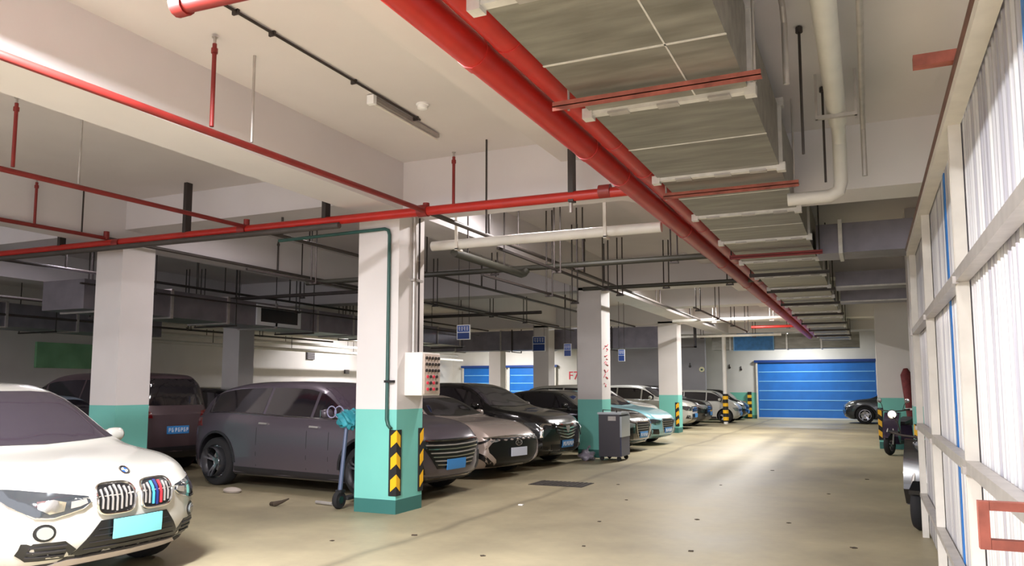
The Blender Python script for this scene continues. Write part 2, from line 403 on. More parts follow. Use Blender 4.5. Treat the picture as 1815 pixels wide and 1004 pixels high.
# ------------------------------------------------------------------ pipes
def hanger(r, x, y, zp, zt=ZS, rod=.012, m=ROD, twin=0):
    for d in ((-twin, twin) if twin else (0,)):
        MB().tube([(x+d, y, zp), (x+d, y, zt)], rod, 8).build('hanger_rod', m, r)
    if twin: MB().box(x-twin-.02, x+twin+.02, y-.02, y+.02, zp-.03, zp).build('hanger_bar', m, r)
def sprinkler(r, x, y, zp, zt, m, rad=.018):
    b = MB().tube([(x, y, zp), (x, y, zt)], rad); b.tube([(x, y, zt-.08), (x, y, zt-.04)], rad*1.5)
    u = b.build('sprinkler_riser', m, r)
    MB().tube([(x, y, zt), (x, y, zt+.05)], .012, 8).tube([(x, y, zt+.05), (x, y, zt+.056)], .025).build('sprinkler_head', STEEL, u)
def collar(r, c, d, rad, m, L=.1):
    c = Vector(c); d = Vector(d); MB().tube([c-d*L/2, c-d*L/2*.96, c+d*L/2], [rad*.9, rad, rad]).build('coupling', m, r)

# two big red mains along the lane
for (x, z, lab) in ((-2.06, 3.53, 'outer thick red fire main running along the lane ceiling, left one of the pair'),
                    (-1.83, 3.58, 'inner thick red fire main between the outer main and the foil duct')):
    r = thing('red_fire_main', lab, 'pipe', (x, 10, z-.10), 'pair of thick red fire mains')
    MB().tube([(x, -3, z), (x, 33, z)], .10, 24).build('pipe', RED, r)
    for y in (4.0, 6.05, 7.0, 9.8, 12.6, 15.4, 18.2, 21): collar(r, (x, y, z), (0, 1, 0), .108, RED)
# cross main
r = thing('red_cross_main', 'bright red pipe crossing above the near pillar from the left', 'pipe', (-7, 7.9, 3.6))
MB().tube([(-2.17, 7.9, 3.62), (-14.5, 7.9, 3.68)], .055, 20).build('pipe', RED, r)
for x in (-2.5, -4.76, -7.55, -9.95): collar(r, (x, 7.9, 3.64), (1, 0, 0), .075, RED2, .13)
for x in (-2.88, -6.2, -8.6, -11.2): MB().box(x-.03, x+.03, 7.86, 7.96, 3.56, ZS).build('bracket', ROD, r)
b = MB().tube([(-2.9, 7.93, 3.45), (-2.9, 7.93, 4.15)], .022); b.build('hanger_rod', STEEL, r)
sprinkler(r, -4.35, 7.9, 3.64, 4.25, RED2)
hanger(r, -3.92, 7.9, 3.3)
MB().tube([(-5.95, 7.86, 3.56), (-14.5, 7.86, 3.6)], .04).build('lower_pipe', DARKP, r)
r = thing('red_branch_stub', 'short red pipe crossing overhead at the top of the view', 'pipe', (-2.9, 3.0, 3.6))
MB().tube([(-2.2, 3.02, 3.62), (-3.35, 3.02, 3.66)], .05).build('pipe', RED2, r); MB().tube([(-3.35, 3.02, 3.66), (-3.43, 3.02, 3.66)], .062).build('end_cap', RED2, r)

def branch(x, z, m, label, ris, hang, y0=-1, y1=27, rad=.028):
    r = thing('sprinkler_pipe', label, 'pipe', (x, 8, z-rad), 'sprinkler branch pipes along the parking rows')
    MB().tube([(x, y0, z-.13), (x, 7.9, z)], rad, 14).build('pipe', m, r)
    MB().tube([(x, 7.9, z), (x, y1, z)], rad, 12).build('pipe', DARKP, r)
    for y in ris: sprinkler(r, x, y, z, ZS-.08, m if y < 8 else DARKP)
    for y in hang: hanger(r, x, y, z, m=STEEL if y < 6 else ROD)
    MB().tube([(x, 7.9, z-.02), (x, 7.9, z+.10)], .04).build('tee', m, r)
branch(-4.72, 3.63, RED2, 'dark red sprinkler pipe along the bright beam, joining cross main above near pillar', (4.55, 9.6, 13.6, 19.4, 23), (5.0, 10.6, 14.8, 19), rad=.03)
branch(-7.5, 3.68, RED2, 'dark red sprinkler pipe over the white SUV with two risers', (4.75, 8.6, 11.8, 14.9, 20), (5.45, 9.2, 12.6, 15.6))
branch(-10.2, 3.74, RED2, 'dim sprinkler pipe at far left, ending at the shaded pillar', (6.8, 11.6, 15.2), (7.5, 12.3, 15.9, 19))
branch(-13.3, 3.7, DARKP, 'dark sprinkler pipe deep in the unlit left bays', (9.5, 12.6, 15.6), (10.2, 13.4, 18))

def run_x(name, y, z, x0, x1, rad, m, label, hangers=(), twin=.05, **k):
    r = thing(name, label, 'pipe', ((x0+x1)/2, y, z-rad))
    MB().tube([(x0, y, z), (x1, y, z)], rad, 16).build('pipe', m, r)
    for h in hangers: hanger(r, h, y, z-rad-.01, 4.15 if h > -3.15 else ZS, twin=twin, m=k.get('hm', ROD))
    return r
r = run_x('white_drain_pipe', 9.05, 3.44, -5.3, -2.17, .065, WHITEP, 'thick white pipe crossing from near pillar towards the red mains', ())
for x in (-4.9, -2.85): MB().box(x-.02, x+.02, 8.97, 8.99, 3.36, 3.95).box(x-.02, x+.02, 8.97, 9.13, 3.35, 3.375).build('strap', WPOST, r)
run_x('green_grey_pipe', 11.6, 3.48, -9.5, -2.1, .045, GREENP, 'dark green pipe crossing behind the white pipe', (-2.6, -4.1, -5.6, -7.4))
run_x('dark_cross_pipe', 14.9, 3.52, -5.2, -1.7, .04, GREENP, 'thin dark pipe crossing just in front of the second beam', (-2.3, -3.5))
r = run_x('pale_cross_pipe', 24.6, 3.62, -5.6, -2.2, .05, WHITEP, 'pale pipe crossing the bright far bay', (-2.6, -4.3), hm=STEEL)
run_x('red_far_pipe', 30.0, 3.75, -3.9, -2.2, .05, RED, 'short red pipe across the far lane above the blue sign', (-2.6,))
run_x('beige_far_pipe', 31.5, 3.55, -8.8, -3.0, .05, WPOST, 'beige pipe across the far lane left of the red one', (-4, -6))
run_x('purple_grey_pipe', 13.9, 3.6, -21, -9.6, .04, DARKP, 'dark pipe crossing the unlit left bays behind the shaded pillar', (-11.5, -13.4, -15, -17))
run_x('deep_grey_pipe', 19.5, 3.56, -21, -8, .045, DARKP, 'long dim pipe crossing deep in the left bays', (-9.5, -12, -14.5, -17))
r = thing('elbow_pipe', 'dark thick pipe running back from the near pillar and ending in an elbow', 'pipe', (-5.05, 11, 3.3))
MB().tube([(-5.05, 9.2, 3.36), (-5.05, 11.45, 3.36), (-5.03, 11.52, 3.38), (-5.0, 11.56, 3.44)], .058).build('pipe', GREENP, r)
for y in (9.6, 10.8): hanger(r, -5.05, y, 3.36)
for (x, y0, y1, z, ys) in ((-4.25, 8.9, 14.4, 3.3, (11, 13.4, 14.3)), (-4.62, 9.2, 12.9, 3.02, (11.6, 12.8)), (-3.5, 17.5, 26, 3.3, (18, 20.5, 23, 25.8)), (-8.7, 9.2, 24, 3.35, (10.8, 14.2, 15, 20)), (-12.2, 9, 24, 3.3, (9.8, 10.5, 14.6, 20))):
    nm = {(-4.25): 'thin cable rail on drop rods behind the white pipe', (-3.6): 'thin cable rail nearest the red mains beyond the white pipe', (-4.62): 'lowest short cable rail just right of near pillar',
          (-3.5): 'thin cable rail on drop rods in the bright far bay', (-6.6): 'cable rail hanging above the dark grey SUV bonnet', (-8.7): 'cable rail hanging over the dark grey SUV roof', (-12.2): 'dim cable rail over the dark people carrier'}[x]
    r = thing('cable_rail', nm, 'cable rail', (x, y0, z), 'thin cable rails on drop rods')
    MB().box(x-.02, x+.02, y0, y1, z, z+.03).build('rail', ROD, r)
    for y in ys: hanger(r, x, y, z, ZS if x < -3.15 else 4.15, twin=.05)
for (x, z, lab) in ((-20.6, 3.25, 'upper pale pipe along the far left wall'), (-20.3, 2.98, 'lower pale pipe along the far left wall'), (-19.8, 3.5, 'pale pipe highest along the far left wall')):
    r = thing('wall_pipe', lab, 'pipe', (x, 24, z-.06)); MB().tube([(x, 17, z), (x, 38, z)], .06).build('pipe', WHITEP, r)
    for y in (20, 24, 28, 32): hanger(r, x, y, z)
for x, y0 in ((-18.2, 9), (-14.6, 9)):
    r = thing('ceiling_conduit', {-18.2: 'dim conduit along the beam in the darkest left bay', -14.6: 'dim conduit above the dark people carrier', -9.4: 'dim conduit running back above the far sedans'}[x], 'conduit', (x, y0, 3.2))
    MB().tube([(x, y0, 3.22), (x, 36 if x > -10 else 23.8, 3.22)], .03).build('pipe', DARKP, r)
    for y in range(int(y0)+2, 34 if x > -10 else 23, 3): hanger(r, x, y, 3.22, twin=.06)

# white vertical drain with elbow right of the duct
r = thing('white_drain', 'wide white drain pipe along the ceiling right of duct, turning down to an elbow', 'pipe', (-.16, 4, 3.75))
MB().tube([(-.16, -2, 3.86), (-.16, 7.2, 3.86)], .075, 20).build('pipe', WHITEP, r)
collar(r, (-.16, 4.6, 3.86), (0, 1, 0), .088, WHITEP, .05); collar(r, (-.16, 3.2, 3.86), (0, 1, 0), .088, WHITEP, .05)
MB().tube([(-.16, 7.2, 3.86), (-.16, 7.45, 3.84), (-.16, 7.55, 3.76), (-.16, 7.55, 3.40), (-.18, 7.55, 3.32), (-.26, 7.55, 3.28), (-.62, 7.55, 3.28)], .06, 16).build('elbow_pipe', WHITEP, r)
for y in (3.6, 6.8): MB().box(-.32, .0, y-.02, y+.02, 3.76, 3.79).box(-.32, -.30, y-.015, y+.015, 3.76, 4.15).box(-.02, .0, y-.015, y+.015, 3.76, 4.15).build('bracket', STEEL, r)
for (x, z, y1, rad, lab) in ((.04, 3.9, 7.3, .022, 'thin conduit beside the white drain pipe'), (-.42, 4.05, 5.2, .02, 'thin conduit between duct and white drain pipe')):
    r = thing('thin_conduit', lab, 'conduit', (x, 3, z)); MB().tube([(x, 0, z), (x, y1, z), (x, y1+.1, z-.08), (x, y1+.12, z-.5)], rad).build('pipe', STEEL, r)
    MB().box(x-.04, x+.04, 4.4, 4.44, z-.02, 4.15).build('clip', ROD, r)
for (x, y, z0, lab) in ((-.35, 3.55, 3.5, 'bare threaded rod hanging near the top right of the duct'), (-.36, 5.8, 3.2, 'long thin rod hanging between duct and drain'), (-.27, 7.1, 3.3, 'thin rod hanging left of drain elbow')):
    tag(MB().tube([(x, y, z0), (x, y, 4.15)], .01, 8).tube([(x, y, 4.1), (x, y, 4.14)], .025, 8).build('threaded_rod', ROD), lab, 'rod', 'bare ceiling rods beside the duct')

# ------------------------------------------------------------------ foil duct
r = thing('foil_duct', 'large silver foil air duct with taped flanges running the length of the lane', 'air duct', (-1.13, 15, 3.4))
MB().box(-1.66, -.62, -2, 34, 3.42, 3.95).build('casing', FOIL, r)
ys = [-.1, 1.6, 3.26, 4.95, 6.84, 8.57, 10.24, 12.02] + [12.02+1.75*k for k in range(1, 13)]
for y in ys:
    b = MB(); e = .028
    b.box(-1.66-e, -.62+e, y-.03, y+.03, 3.42-e, 3.42).box(-1.66-e, -.62+e, y-.03, y+.03, 3.95, 3.95+e)
    b.box(-1.66-e, -1.66, y-.03, y+.03, 3.42, 3.95).box(-.62, -.62+e, y-.03, y+.03, 3.42, 3.95)
    for x in (-1.675, -.605):
        for z in (3.405, 3.965): b.box(x-.035, x+.035, y-.04, y+.04, z-.035, z+.035)
    f = b.build('flange', TAPE, r)
    for k in range(3):
        x = -1.5+k*.33+random.uniform(-.05, .05); MB().box(x, x+.14, y-.036, y+.036, 3.385, 3.40).build('clamp', STEEL, f)
for y in (2.5, 4.1, 5.9, 7.7, 9.4): MB().box(-1.665, -.615, y-.01, y+.01, 3.417, 3.42).build('tape_seam', TAPE, r)
MB().box(-.95, -.94, 1.6, 4.95, 3.417, 3.42).build('tape_seam', TAPE, r)
for i, y in enumerate((1.2, 4.62, 7.3, 11.2, 13.2, 15.6, 18.2, 21.0, 24.0, 27.0, 30.0)):
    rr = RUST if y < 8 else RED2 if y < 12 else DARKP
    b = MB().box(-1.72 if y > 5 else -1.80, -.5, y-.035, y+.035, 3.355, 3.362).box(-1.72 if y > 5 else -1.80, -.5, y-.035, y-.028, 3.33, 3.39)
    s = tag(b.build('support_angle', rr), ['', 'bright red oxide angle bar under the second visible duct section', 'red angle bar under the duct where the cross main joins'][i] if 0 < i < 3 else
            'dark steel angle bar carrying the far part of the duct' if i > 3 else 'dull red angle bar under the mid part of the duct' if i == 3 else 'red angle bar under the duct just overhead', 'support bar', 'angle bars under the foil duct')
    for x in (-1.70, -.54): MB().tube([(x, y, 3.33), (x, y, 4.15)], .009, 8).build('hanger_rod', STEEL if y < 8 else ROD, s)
r = thing('side_duct', 'dark side duct leaving the foil duct towards the right', 'air duct', (0, 11.6, 3.35))
MB().box(-.58, .95, 11.3, 11.95, 3.35, 3.75).build('casing', DUCTD, r); MB().box(-.3, -.25, 11.17, 11.93, 3.32, 3.78).build('flange', TAPE, r)
for y, lab in ((15.8, 'grey cross duct at right beyond the side duct'), (18.6, 'grey cross duct at right, farther than its neighbour')):
    r = thing('cross_duct', lab, 'air duct', (0, y, 3.4)); MB().box(-.5, .95, y, y+.5, 3.4, 3.7).build('casing', DUCTD, r); MB().box(-.5, .95, y-.03, y, 3.4, 3.43).build('flange', TAPE, r)
# ducts in the left bays
def duct_y(x0, x1, y0, y1, z0, z1, label, step=1.6, grille=None):
    r = thing('air_duct', label, 'air duct', ((x0+x1)/2, y0, z0)); MB().box(x0, x1, y0, y1, z0, z1).build('casing', DUCTD, r)
    y = y0+.4
    while y < y1: MB().box(x0-.03, x1+.03, y-.03, y+.03, z0-.03, z1+.03).build('flange', STEEL, r); y += step
    if grille:
        g = MB().box(x1, x1+.03, grille-.75, grille+.75, z0+.02, z1-.04).build('grille_frame', SIGNW, r)
        MB().box(x1+.025, x1+.04, grille-.62, grille+.62, z0+.1, z1-.12).build('grille', GRILLEB, g)
    hy = y0+1
    while hy < y1:
        MB().box(x0-.06, x1+.06, hy-.02, hy+.02, z0-.07, z0-.035).box(x0-.05, x0-.04, hy-.01, hy+.01, z0-.05, ZS).box(x1+.04, x1+.05, hy-.01, hy+.01, z0-.05, ZS).build('hanger_frame', ROD, r); hy += 2.6
duct_y(-13.6, -12.5, 9.3, 23.6, 2.92, 3.45, 'silver duct with a white framed grille in the left bays', 1.5, 14.3)
duct_y(-19.5, -18.2, 4, 16, 2.95, 3.5, 'dim duct in the darkest bay at the left edge', 1.8)
r = thing('far_cross_duct', 'grey duct crossing the far left bays under the beams', 'air duct', (-13, 27.9, 3.0))
MB().box(-18, -6.8, 27.5, 28.3, 2.95, 3.7).build('casing', DUCTD, r)
for x in (-16.5, -12.5, -8.5): MB().box(x-.02, x+.02, 27.44, 27.46, 2.9, 4.4).box(x-.02, x+.02, 28.34, 28.36, 2.9, 4.4).box(x-.02, x+.02, 27.44, 28.36, 2.87, 2.9).build('hanger_frame', ROD, r)
for x in range(-17, -7, 2): MB().box(x-.03, x+.03, 27.47, 28.33, 2.92, 3.73).build('flange', STEEL, r)
r = thing('end_duct', 'grey duct crossing the lane end in front of the shutter wall', 'air duct', (-3, 36.2, 3.2))
MB().box(-6.4, -.3, 35.9, 36.6, 3.2, 3.85).build('casing', FOIL, r)
for x in (-5.6, -3.2, -1.8): MB().box(x-.03, x+.03, 35.87, 36.63, 3.17, 3.88).build('flange', TAPE, r)
r = thing('tray_frame', 'grey cable tray frame hanging left of the end duct', 'cable tray', (-6.9, 31, 3.1))
MB().box(-7.6, -6.2, 31, 31.4, 3.1, 3.14).box(-7.6, -7.56, 31, 31.4, 3.1, 4.4).box(-6.24, -6.2, 31, 31.4, 3.1, 4.4).build('tray', ROD, r)

# ------------------------------------------------------------------ signs
def hang_sign(x, y, z, w_, h_, label, zt=ZS, two=True):
    r = thing('hanging_sign', label, 'sign', (x, y, z-h_/2), 'blue hanging parking signs')
    MB().box(x-w_/2, x+w_/2, y-.015, y+.015, z-h_/2, z+h_/2).build('panel', SIGNW, r)
    e = .02*w_/.4
    MB().box(x-w_/2+e, x+w_/2-e, y-.018, y-.015, z+e*.5, z+h_/2-e).build('upper_field', SIGNB, r)
    MB().box(x-w_/2+e, x+w_/2-e, y-.018, y-.015, z-h_/2+e, z-e*.5).build('lower_field', SIGNBD, r)
    b = MB(); n_ = 4; cw = (w_-4*e)/n_
    for k in range(n_):
        cx = x-w_/2+2*e+cw*(k+.5); zc = z+h_*.25; q = cw*.36; s_ = h_*.13
        b.box(cx-q, cx+q, y-.021, y-.018, zc+s_*.7, zc+s_*.95).box(cx-q, cx+q, y-.021, y-.018, zc-s_*.15, zc+s_*.1).box(cx-q*.12, cx+q*.12, y-.021, y-.018, zc-s_, zc+s_)
        b.box(cx-q*(.9 if k % 2 else .3), cx+q*.8, y-.021, y-.018, zc-s_, zc-s_*.75)
    b.build('lettering', SIGNW, r)
    for d in (-w_*.4, w_*.4): MB().tube([(x+d, y, z+h_/2), (x+d, y, zt)], .006, 6).build('hanger_rod', ROD, r)
hang_sign(-7.45, 14.0, 2.65, .30, .30, 'largest blue and white hanging sign, right of the near pillar')
hang_sign(-10.85, 26.2, 3.1, .5, .55, 'blue sign hanging in front of the distant grey pillar')
hang_sign(-6.06, 16.3, 2.36, .17, .28, 'small sign at left edge of pillar with red handwriting')
hang_sign(-6.95, 20.6, 2.42, .22, .34, 'small blue sign hanging just right of the handwriting pillar')
hang_sign(-6.1, 20.6, 2.40, .18, .32, 'small blue sign on long rods, left of the third lane pillar')
r = thing('banner_sign', 'large blue notice board fixed on the duct above the end shutter', 'sign', (-4.6, 35.8, 3.2))
MB().box(-5.4, -3.75, 35.75, 35.86, 3.17, 4.02).build('board', mat('notice_blue', '#3f86cc', .5, noise=.25, nscale=7), r)
MB().box(-5.44, -3.71, 35.74, 35.75, 3.13, 3.17).box(-5.44, -3.71, 35.74, 35.75, 4.02, 4.06).box(-5.44, -5.4, 35.74, 35.75, 3.17, 4.02).box(-3.75, -3.71, 35.74, 35.75, 3.17, 4.02).build('frame', mat('frame_blue', '#8fc4f0', .5), r)
tag(MB().box(-21.99, -21.9, 14.9, 18.0, 2.1, 2.85).build('green_banner', mat('green_banner', '#7fb487', .6, noise=.3, nscale=1.2)), 'long green banner on the dark far left wall', 'banner')
for (y, z, a, c_, lab) in ((27.2, 2.72, .5, .35, 'dark square wall vent, left of the pair'), (31.3, 2.72, .5, .35, 'dark square wall vent, right of the pair'), (29.8, 2.15, .32, .18, 'small grey box low on the far left wall')):
    r = thing('wall_vent', lab, 'vent', (-21.98, y, z)); MB().box(-21.995, -21.93, y-a/2, y+a/2, z, z+c_).build('frame', GREYB, r)
    b = MB()
    for k in range(4): b.box(-21.93, -21.91, y-a/2+.03, y+a/2-.03, z+.03+k*c_/4.6, z+.05+k*c_/4.6)
    b.build('louvre', STEEL, r)
r = thing('wall_downpipe', 'dark and white downpipes side by side on the far left wall', 'pipe', (-21.9, 35.5, 0))
MB().tube([(-21.85, 35.2, 0), (-21.85, 35.2, 3.4)], .07).build('pipe', ROD, r); MB().tube([(-21.85, 36, 0), (-21.85, 36, 3.4)], .1).build('pipe', WHITEP, r)
for (x, y, z, lab) in ((-7.6, 36.78, 2.5, 'dark round mark high on the grey partition'), (-6.3, 39.98, 2.5, 'dark hook on white wall left of end shutter'), (-5.75, 39.98, 2.4, 'small dark hook nearest the end shutter')):
    tag(MB().lathe([(.001, -.03), (.05, -.03), (.06, 0)], (x, y, z), 'y', 12).box(x-.02, x+.02, y-.03, y, z+.05, z+.16).build('wall_hook', ROD), lab, 'hook')
r = thing('exit_light', 'small pale round wall lamp on the grey partition', 'lamp', (-7.25, 36.75, 2.3)); MB().lathe([(.12, -.05), (.12, 0)], (-7.05, 36.78, 2.35), 'y', 20).build('housing', mat('pale_lamp', '#e8e4b8', .4), r)
MB().box(-7.1, -7.0, 36.72, 36.735, 2.3, 2.38).build('pictogram', GCOND, r)

# ------------------------------------------------------------------ lamps on the ceiling
for i, (x, y, z, p, c, ax) in enumerate(LAMPS):
    zt = 4.15 if x > -3.15 else ZS
    lab = 'fluorescent tube lamp %s' % ['over the bright beam at upper left', 'behind the viewpoint', 'added overhead beside duct to brighten the screen', 'behind the first cross beam', 'behind second cross beam', 'between far cross beams', 'beyond the third cross beam',
        'added behind the end duct to brighten the end wall', 'in far left parking bay', 'added unseen above the grey SUV as fill', 'added unseen above the dark people carrier as fill', 'along far left wall', 'before the far blue shutters', 'added unseen over the bay left of the viewpoint as fill', 'behind the corrugated screen'][i]
    r = thing('tube_lamp', lab, 'lamp', (x, y, z), 'fluorescent tube lamps', 0 if ax == 'x' else pi/2)
    MB().box(-.64, .64, -.05, .05, -.02, .03).build('housing', WBOX, r, world=False)
    MB().tube([(-.6, 0, -.04), (.6, 0, -.04)], .014).build('tube', mat('lit_tube', (1, .97, .93), emit=9), r, world=False)
    for d in (-.5, .5): MB().tube([(d, 0, .03), (d, 0, zt-z)], .006, 6).build('rod', ROD, r, world=False)
r = thing('unlit_batten', 'unlit twin batten lamp fixed to the ceiling left of red mains', 'lamp', (-4.32, 6.8, 4.33))
MB().box(-4.36, -4.28, 6.15, 6.2, 4.30, 4.39).build('end_cap', SIGNW, r)
MB().box(-4.35, -4.29, 6.2, 7.45, 4.34, 4.38).build('housing', STEEL, r)
MB().tube([(-4.32, 6.2, 4.32), (-4.32, 7.45, 4.32)], .012).build('tube', WBOX, r)
r = thing('ceiling_conduit', 'thin conduit fixed along the ceiling beside the unlit batten lamp', 'conduit', (-4.27, 5, 4.37))
MB().tube([(-4.28, -2, 4.38), (-4.24, 6.95, 4.38)], .012, 8).build('pipe', ROD, r)
for y in (4.3, 4.7, 5.8, 6.9): MB().box(-4.29, -4.23, y-.01, y+.01, 4.36, 4.4).build('clip', ROD, r)
tag(MB().lathe([(.03, 0), (.05, .01), (.055, .04), (.065, .045), (.065, .06)], (-4.0, 6.6, 4.34), 'z', 20).build('smoke_detector', SIGNW), 'small white round smoke detector on the ceiling', 'smoke detector')

# ------------------------------------------------------------------ corrugated screen on the right
XW = .45
r = thing('corrugated_screen', 'tall corrugated plastic screen in a cream steel frame along the right side', 'screen wall', (XW+.05, 6, 0))
POSTS = (-.2, 2.3, 4.72, 7.15, 9.3)
for a, c_ in zip(POSTS, POSTS[1:]):
    b = MB(); N = int((c_-a)/.0095); prev = None
    for k in range(N+1):
        y = a+(c_-a)*k/N; ph = (y/.09) % 1; x = XW+.08+.022*math.tanh(3*sin(2*pi*ph))
        v0 = b.bm.verts.new((x, y, .05)); v1 = b.bm.verts.new((x, y, 3.0))
        if prev: f = b.bm.faces.new((prev[0], v0, v1, prev[1])); f.smooth = True
        prev = (v0, v1)
    o = b.build('corrugated_sheet', RIB, r, sharp=80)
    md = o.modifiers.new('s', 'SOLIDIFY'); md.thickness = .004
for y in POSTS: MB().box(XW-.01, XW+.05, y-.03, y+.03, 0, 3.02).build('post', WPOST, r)
for z, hh in ((.43, .02), (1.14, .03), (2.13, .03)): MB().box(XW-.015, XW+.045, -.2, 9.33, z-hh, z+hh).build('rail', STEEL, r)
MB().box(XW-.03, XW+.05, -.2, 9.36, 2.95, 3.0).build('top_channel', WPOST, r)
MB().tube([(XW-.01, -.2, 3.03), (XW-.01, 9.38, 3.03)], .03).build('top_rail', mat('brown_rail', '#6a4a40', .5, noise=.3, nscale=8), r)
for y in POSTS:
    for z in (1.14, 2.13): MB().box(XW-.03, XW+.0, y-.045, y+.045, z-.04, z+.0).build('joint_plate', STEEL, r)
for (y0, y1, z0, z1) in ((2.72, 2.9, 2.2, 2.98), (5.75, 5.84, .1, 2.95), (8.0, 8.1, .1, 2.95)):
    MB().box(XW+.048, XW+.056, y0, y1, z0, z1).build('blue_film_strip', BLUEF, r)
r = thing('rusty_bracket', 'rusty red steel bracket sticking out of the screen at lower right', 'bracket', (.38, 2.9, 1.0))
MB().box(.326, .48, 2.88, 2.92, 1.165, 1.192).build('upper_arm', RUST, r); MB().box(.326, .48, 2.88, 2.92, 1.045, 1.075).build('lower_arm', RUST, r); MB().box(.295, .325, 2.88, 2.92, 1.045, 1.192).build('end_bar', RUST, r)
tag(MB().box(.25, .45, 4.02, 4.08, 3.055, 3.11).build('rusty_stub', RUST), 'red oxide steel stub sticking out at the top rail of the screen', 'bracket')

# ------------------------------------------------------------------ cars
def interp(tab, x):
    """monotone cubic through (x, v) knots"""
    n = len(tab)
    if x <= tab[0][0]: return tab[0][1]
    if x >= tab[-1][0]: return tab[-1][1]
    h = [tab[i+1][0]-tab[i][0] for i in range(n-1)]; d = [(tab[i+1][1]-tab[i][1])/h[i] for i in range(n-1)]
    m = [d[0]]+[0 if d[i-1]*d[i] <= 0 else 2*d[i-1]*d[i]/(d[i-1]+d[i]) for i in range(1, n-1)]+[d[-1]]
    for i in range(n-1):
        if x <= tab[i+1][0]:
            t = (x-tab[i][0])/h[i]
            return ((2*t**3-3*t*t+1)*tab[i][1]+(t**3-2*t*t+t)*h[i]*m[i]+(-2*t**3+3*t*t)*tab[i+1][1]+(t**3-t*t)*h[i]*m[i+1])
# profiles: d = distance from nose as a share of length -> height share ; belt = shoulder height share
PROF = {
 'suv':   dict(L=4.5, W=1.86, H=1.62, R=.355, fa=.19, ra=.80,
    top=[(0, .50), (.012, .565), (.04, .605), (.12, .645), (.235, .685), (.27, .72), (.40, .945), (.47, .99), (.58, 1.0), (.75, .985), (.87, .93), (.93, .80), (.965, .66), (.985, .60), (1, .54)],
    belt=[(0, .46), (.02, .52), (.12, .60), (.25, .645), (.5, .66), (.8, .685), (.95, .66), (1, .50)], ws=(.265, .405), rs=(.885, .955)),
 'sedan': dict(L=4.75, W=1.84, H=1.45, R=.335, fa=.19, ra=.79,
    top=[(0, .47), (.012, .54), (.04, .59), (.13, .655), (.255, .70), (.29, .735), (.41, .945), (.48, .99), (.57, 1.0), (.68, .97), (.80, .86), (.875, .775), (.95, .76), (.985, .72), (1, .60)],
    belt=[(0, .43), (.02, .50), (.12, .61), (.26, .665), (.5, .68), (.8, .71), (.95, .72), (1, .52)], ws=(.285, .42), rs=(.72, .86)),
 'mpv':   dict(L=4.9, W=1.88, H=1.80, R=.35, fa=.18, ra=.80,
    top=[(0, .45), (.01, .50), (.04, .55), (.11, .59), (.17, .63), (.21, .68), (.34, .93), (.40, .975), (.55, 1.0), (.8, .995), (.93, .975), (.965, .93), (.98, .80), (.99, .66), (1, .58)],
    belt=[(0, .42), (.02, .46), (.12, .55), (.2, .59), (.5, .60), (.9, .61), (.97, .60), (1, .55)], ws=(.205, .345), rs=(.968, .985)),
 'mini':  dict(L=3.4, W=1.6, H=1.5, R=.29, fa=.16, ra=.83,
    top=[(0, .50), (.012, .56), (.05, .62), (.12, .66), (.16, .70), (.29, .93), (.36, .98), (.55, 1.0), (.8, .985), (.93, .93), (.97, .75), (.985, .66), (1, .56)],
    belt=[(0, .46), (.02, .5), (.12, .60), (.2, .63), (.5, .65), (.9, .67), (.97, .64), (1, .54)], ws=(.155, .31), rs=(.94, .975)),
}
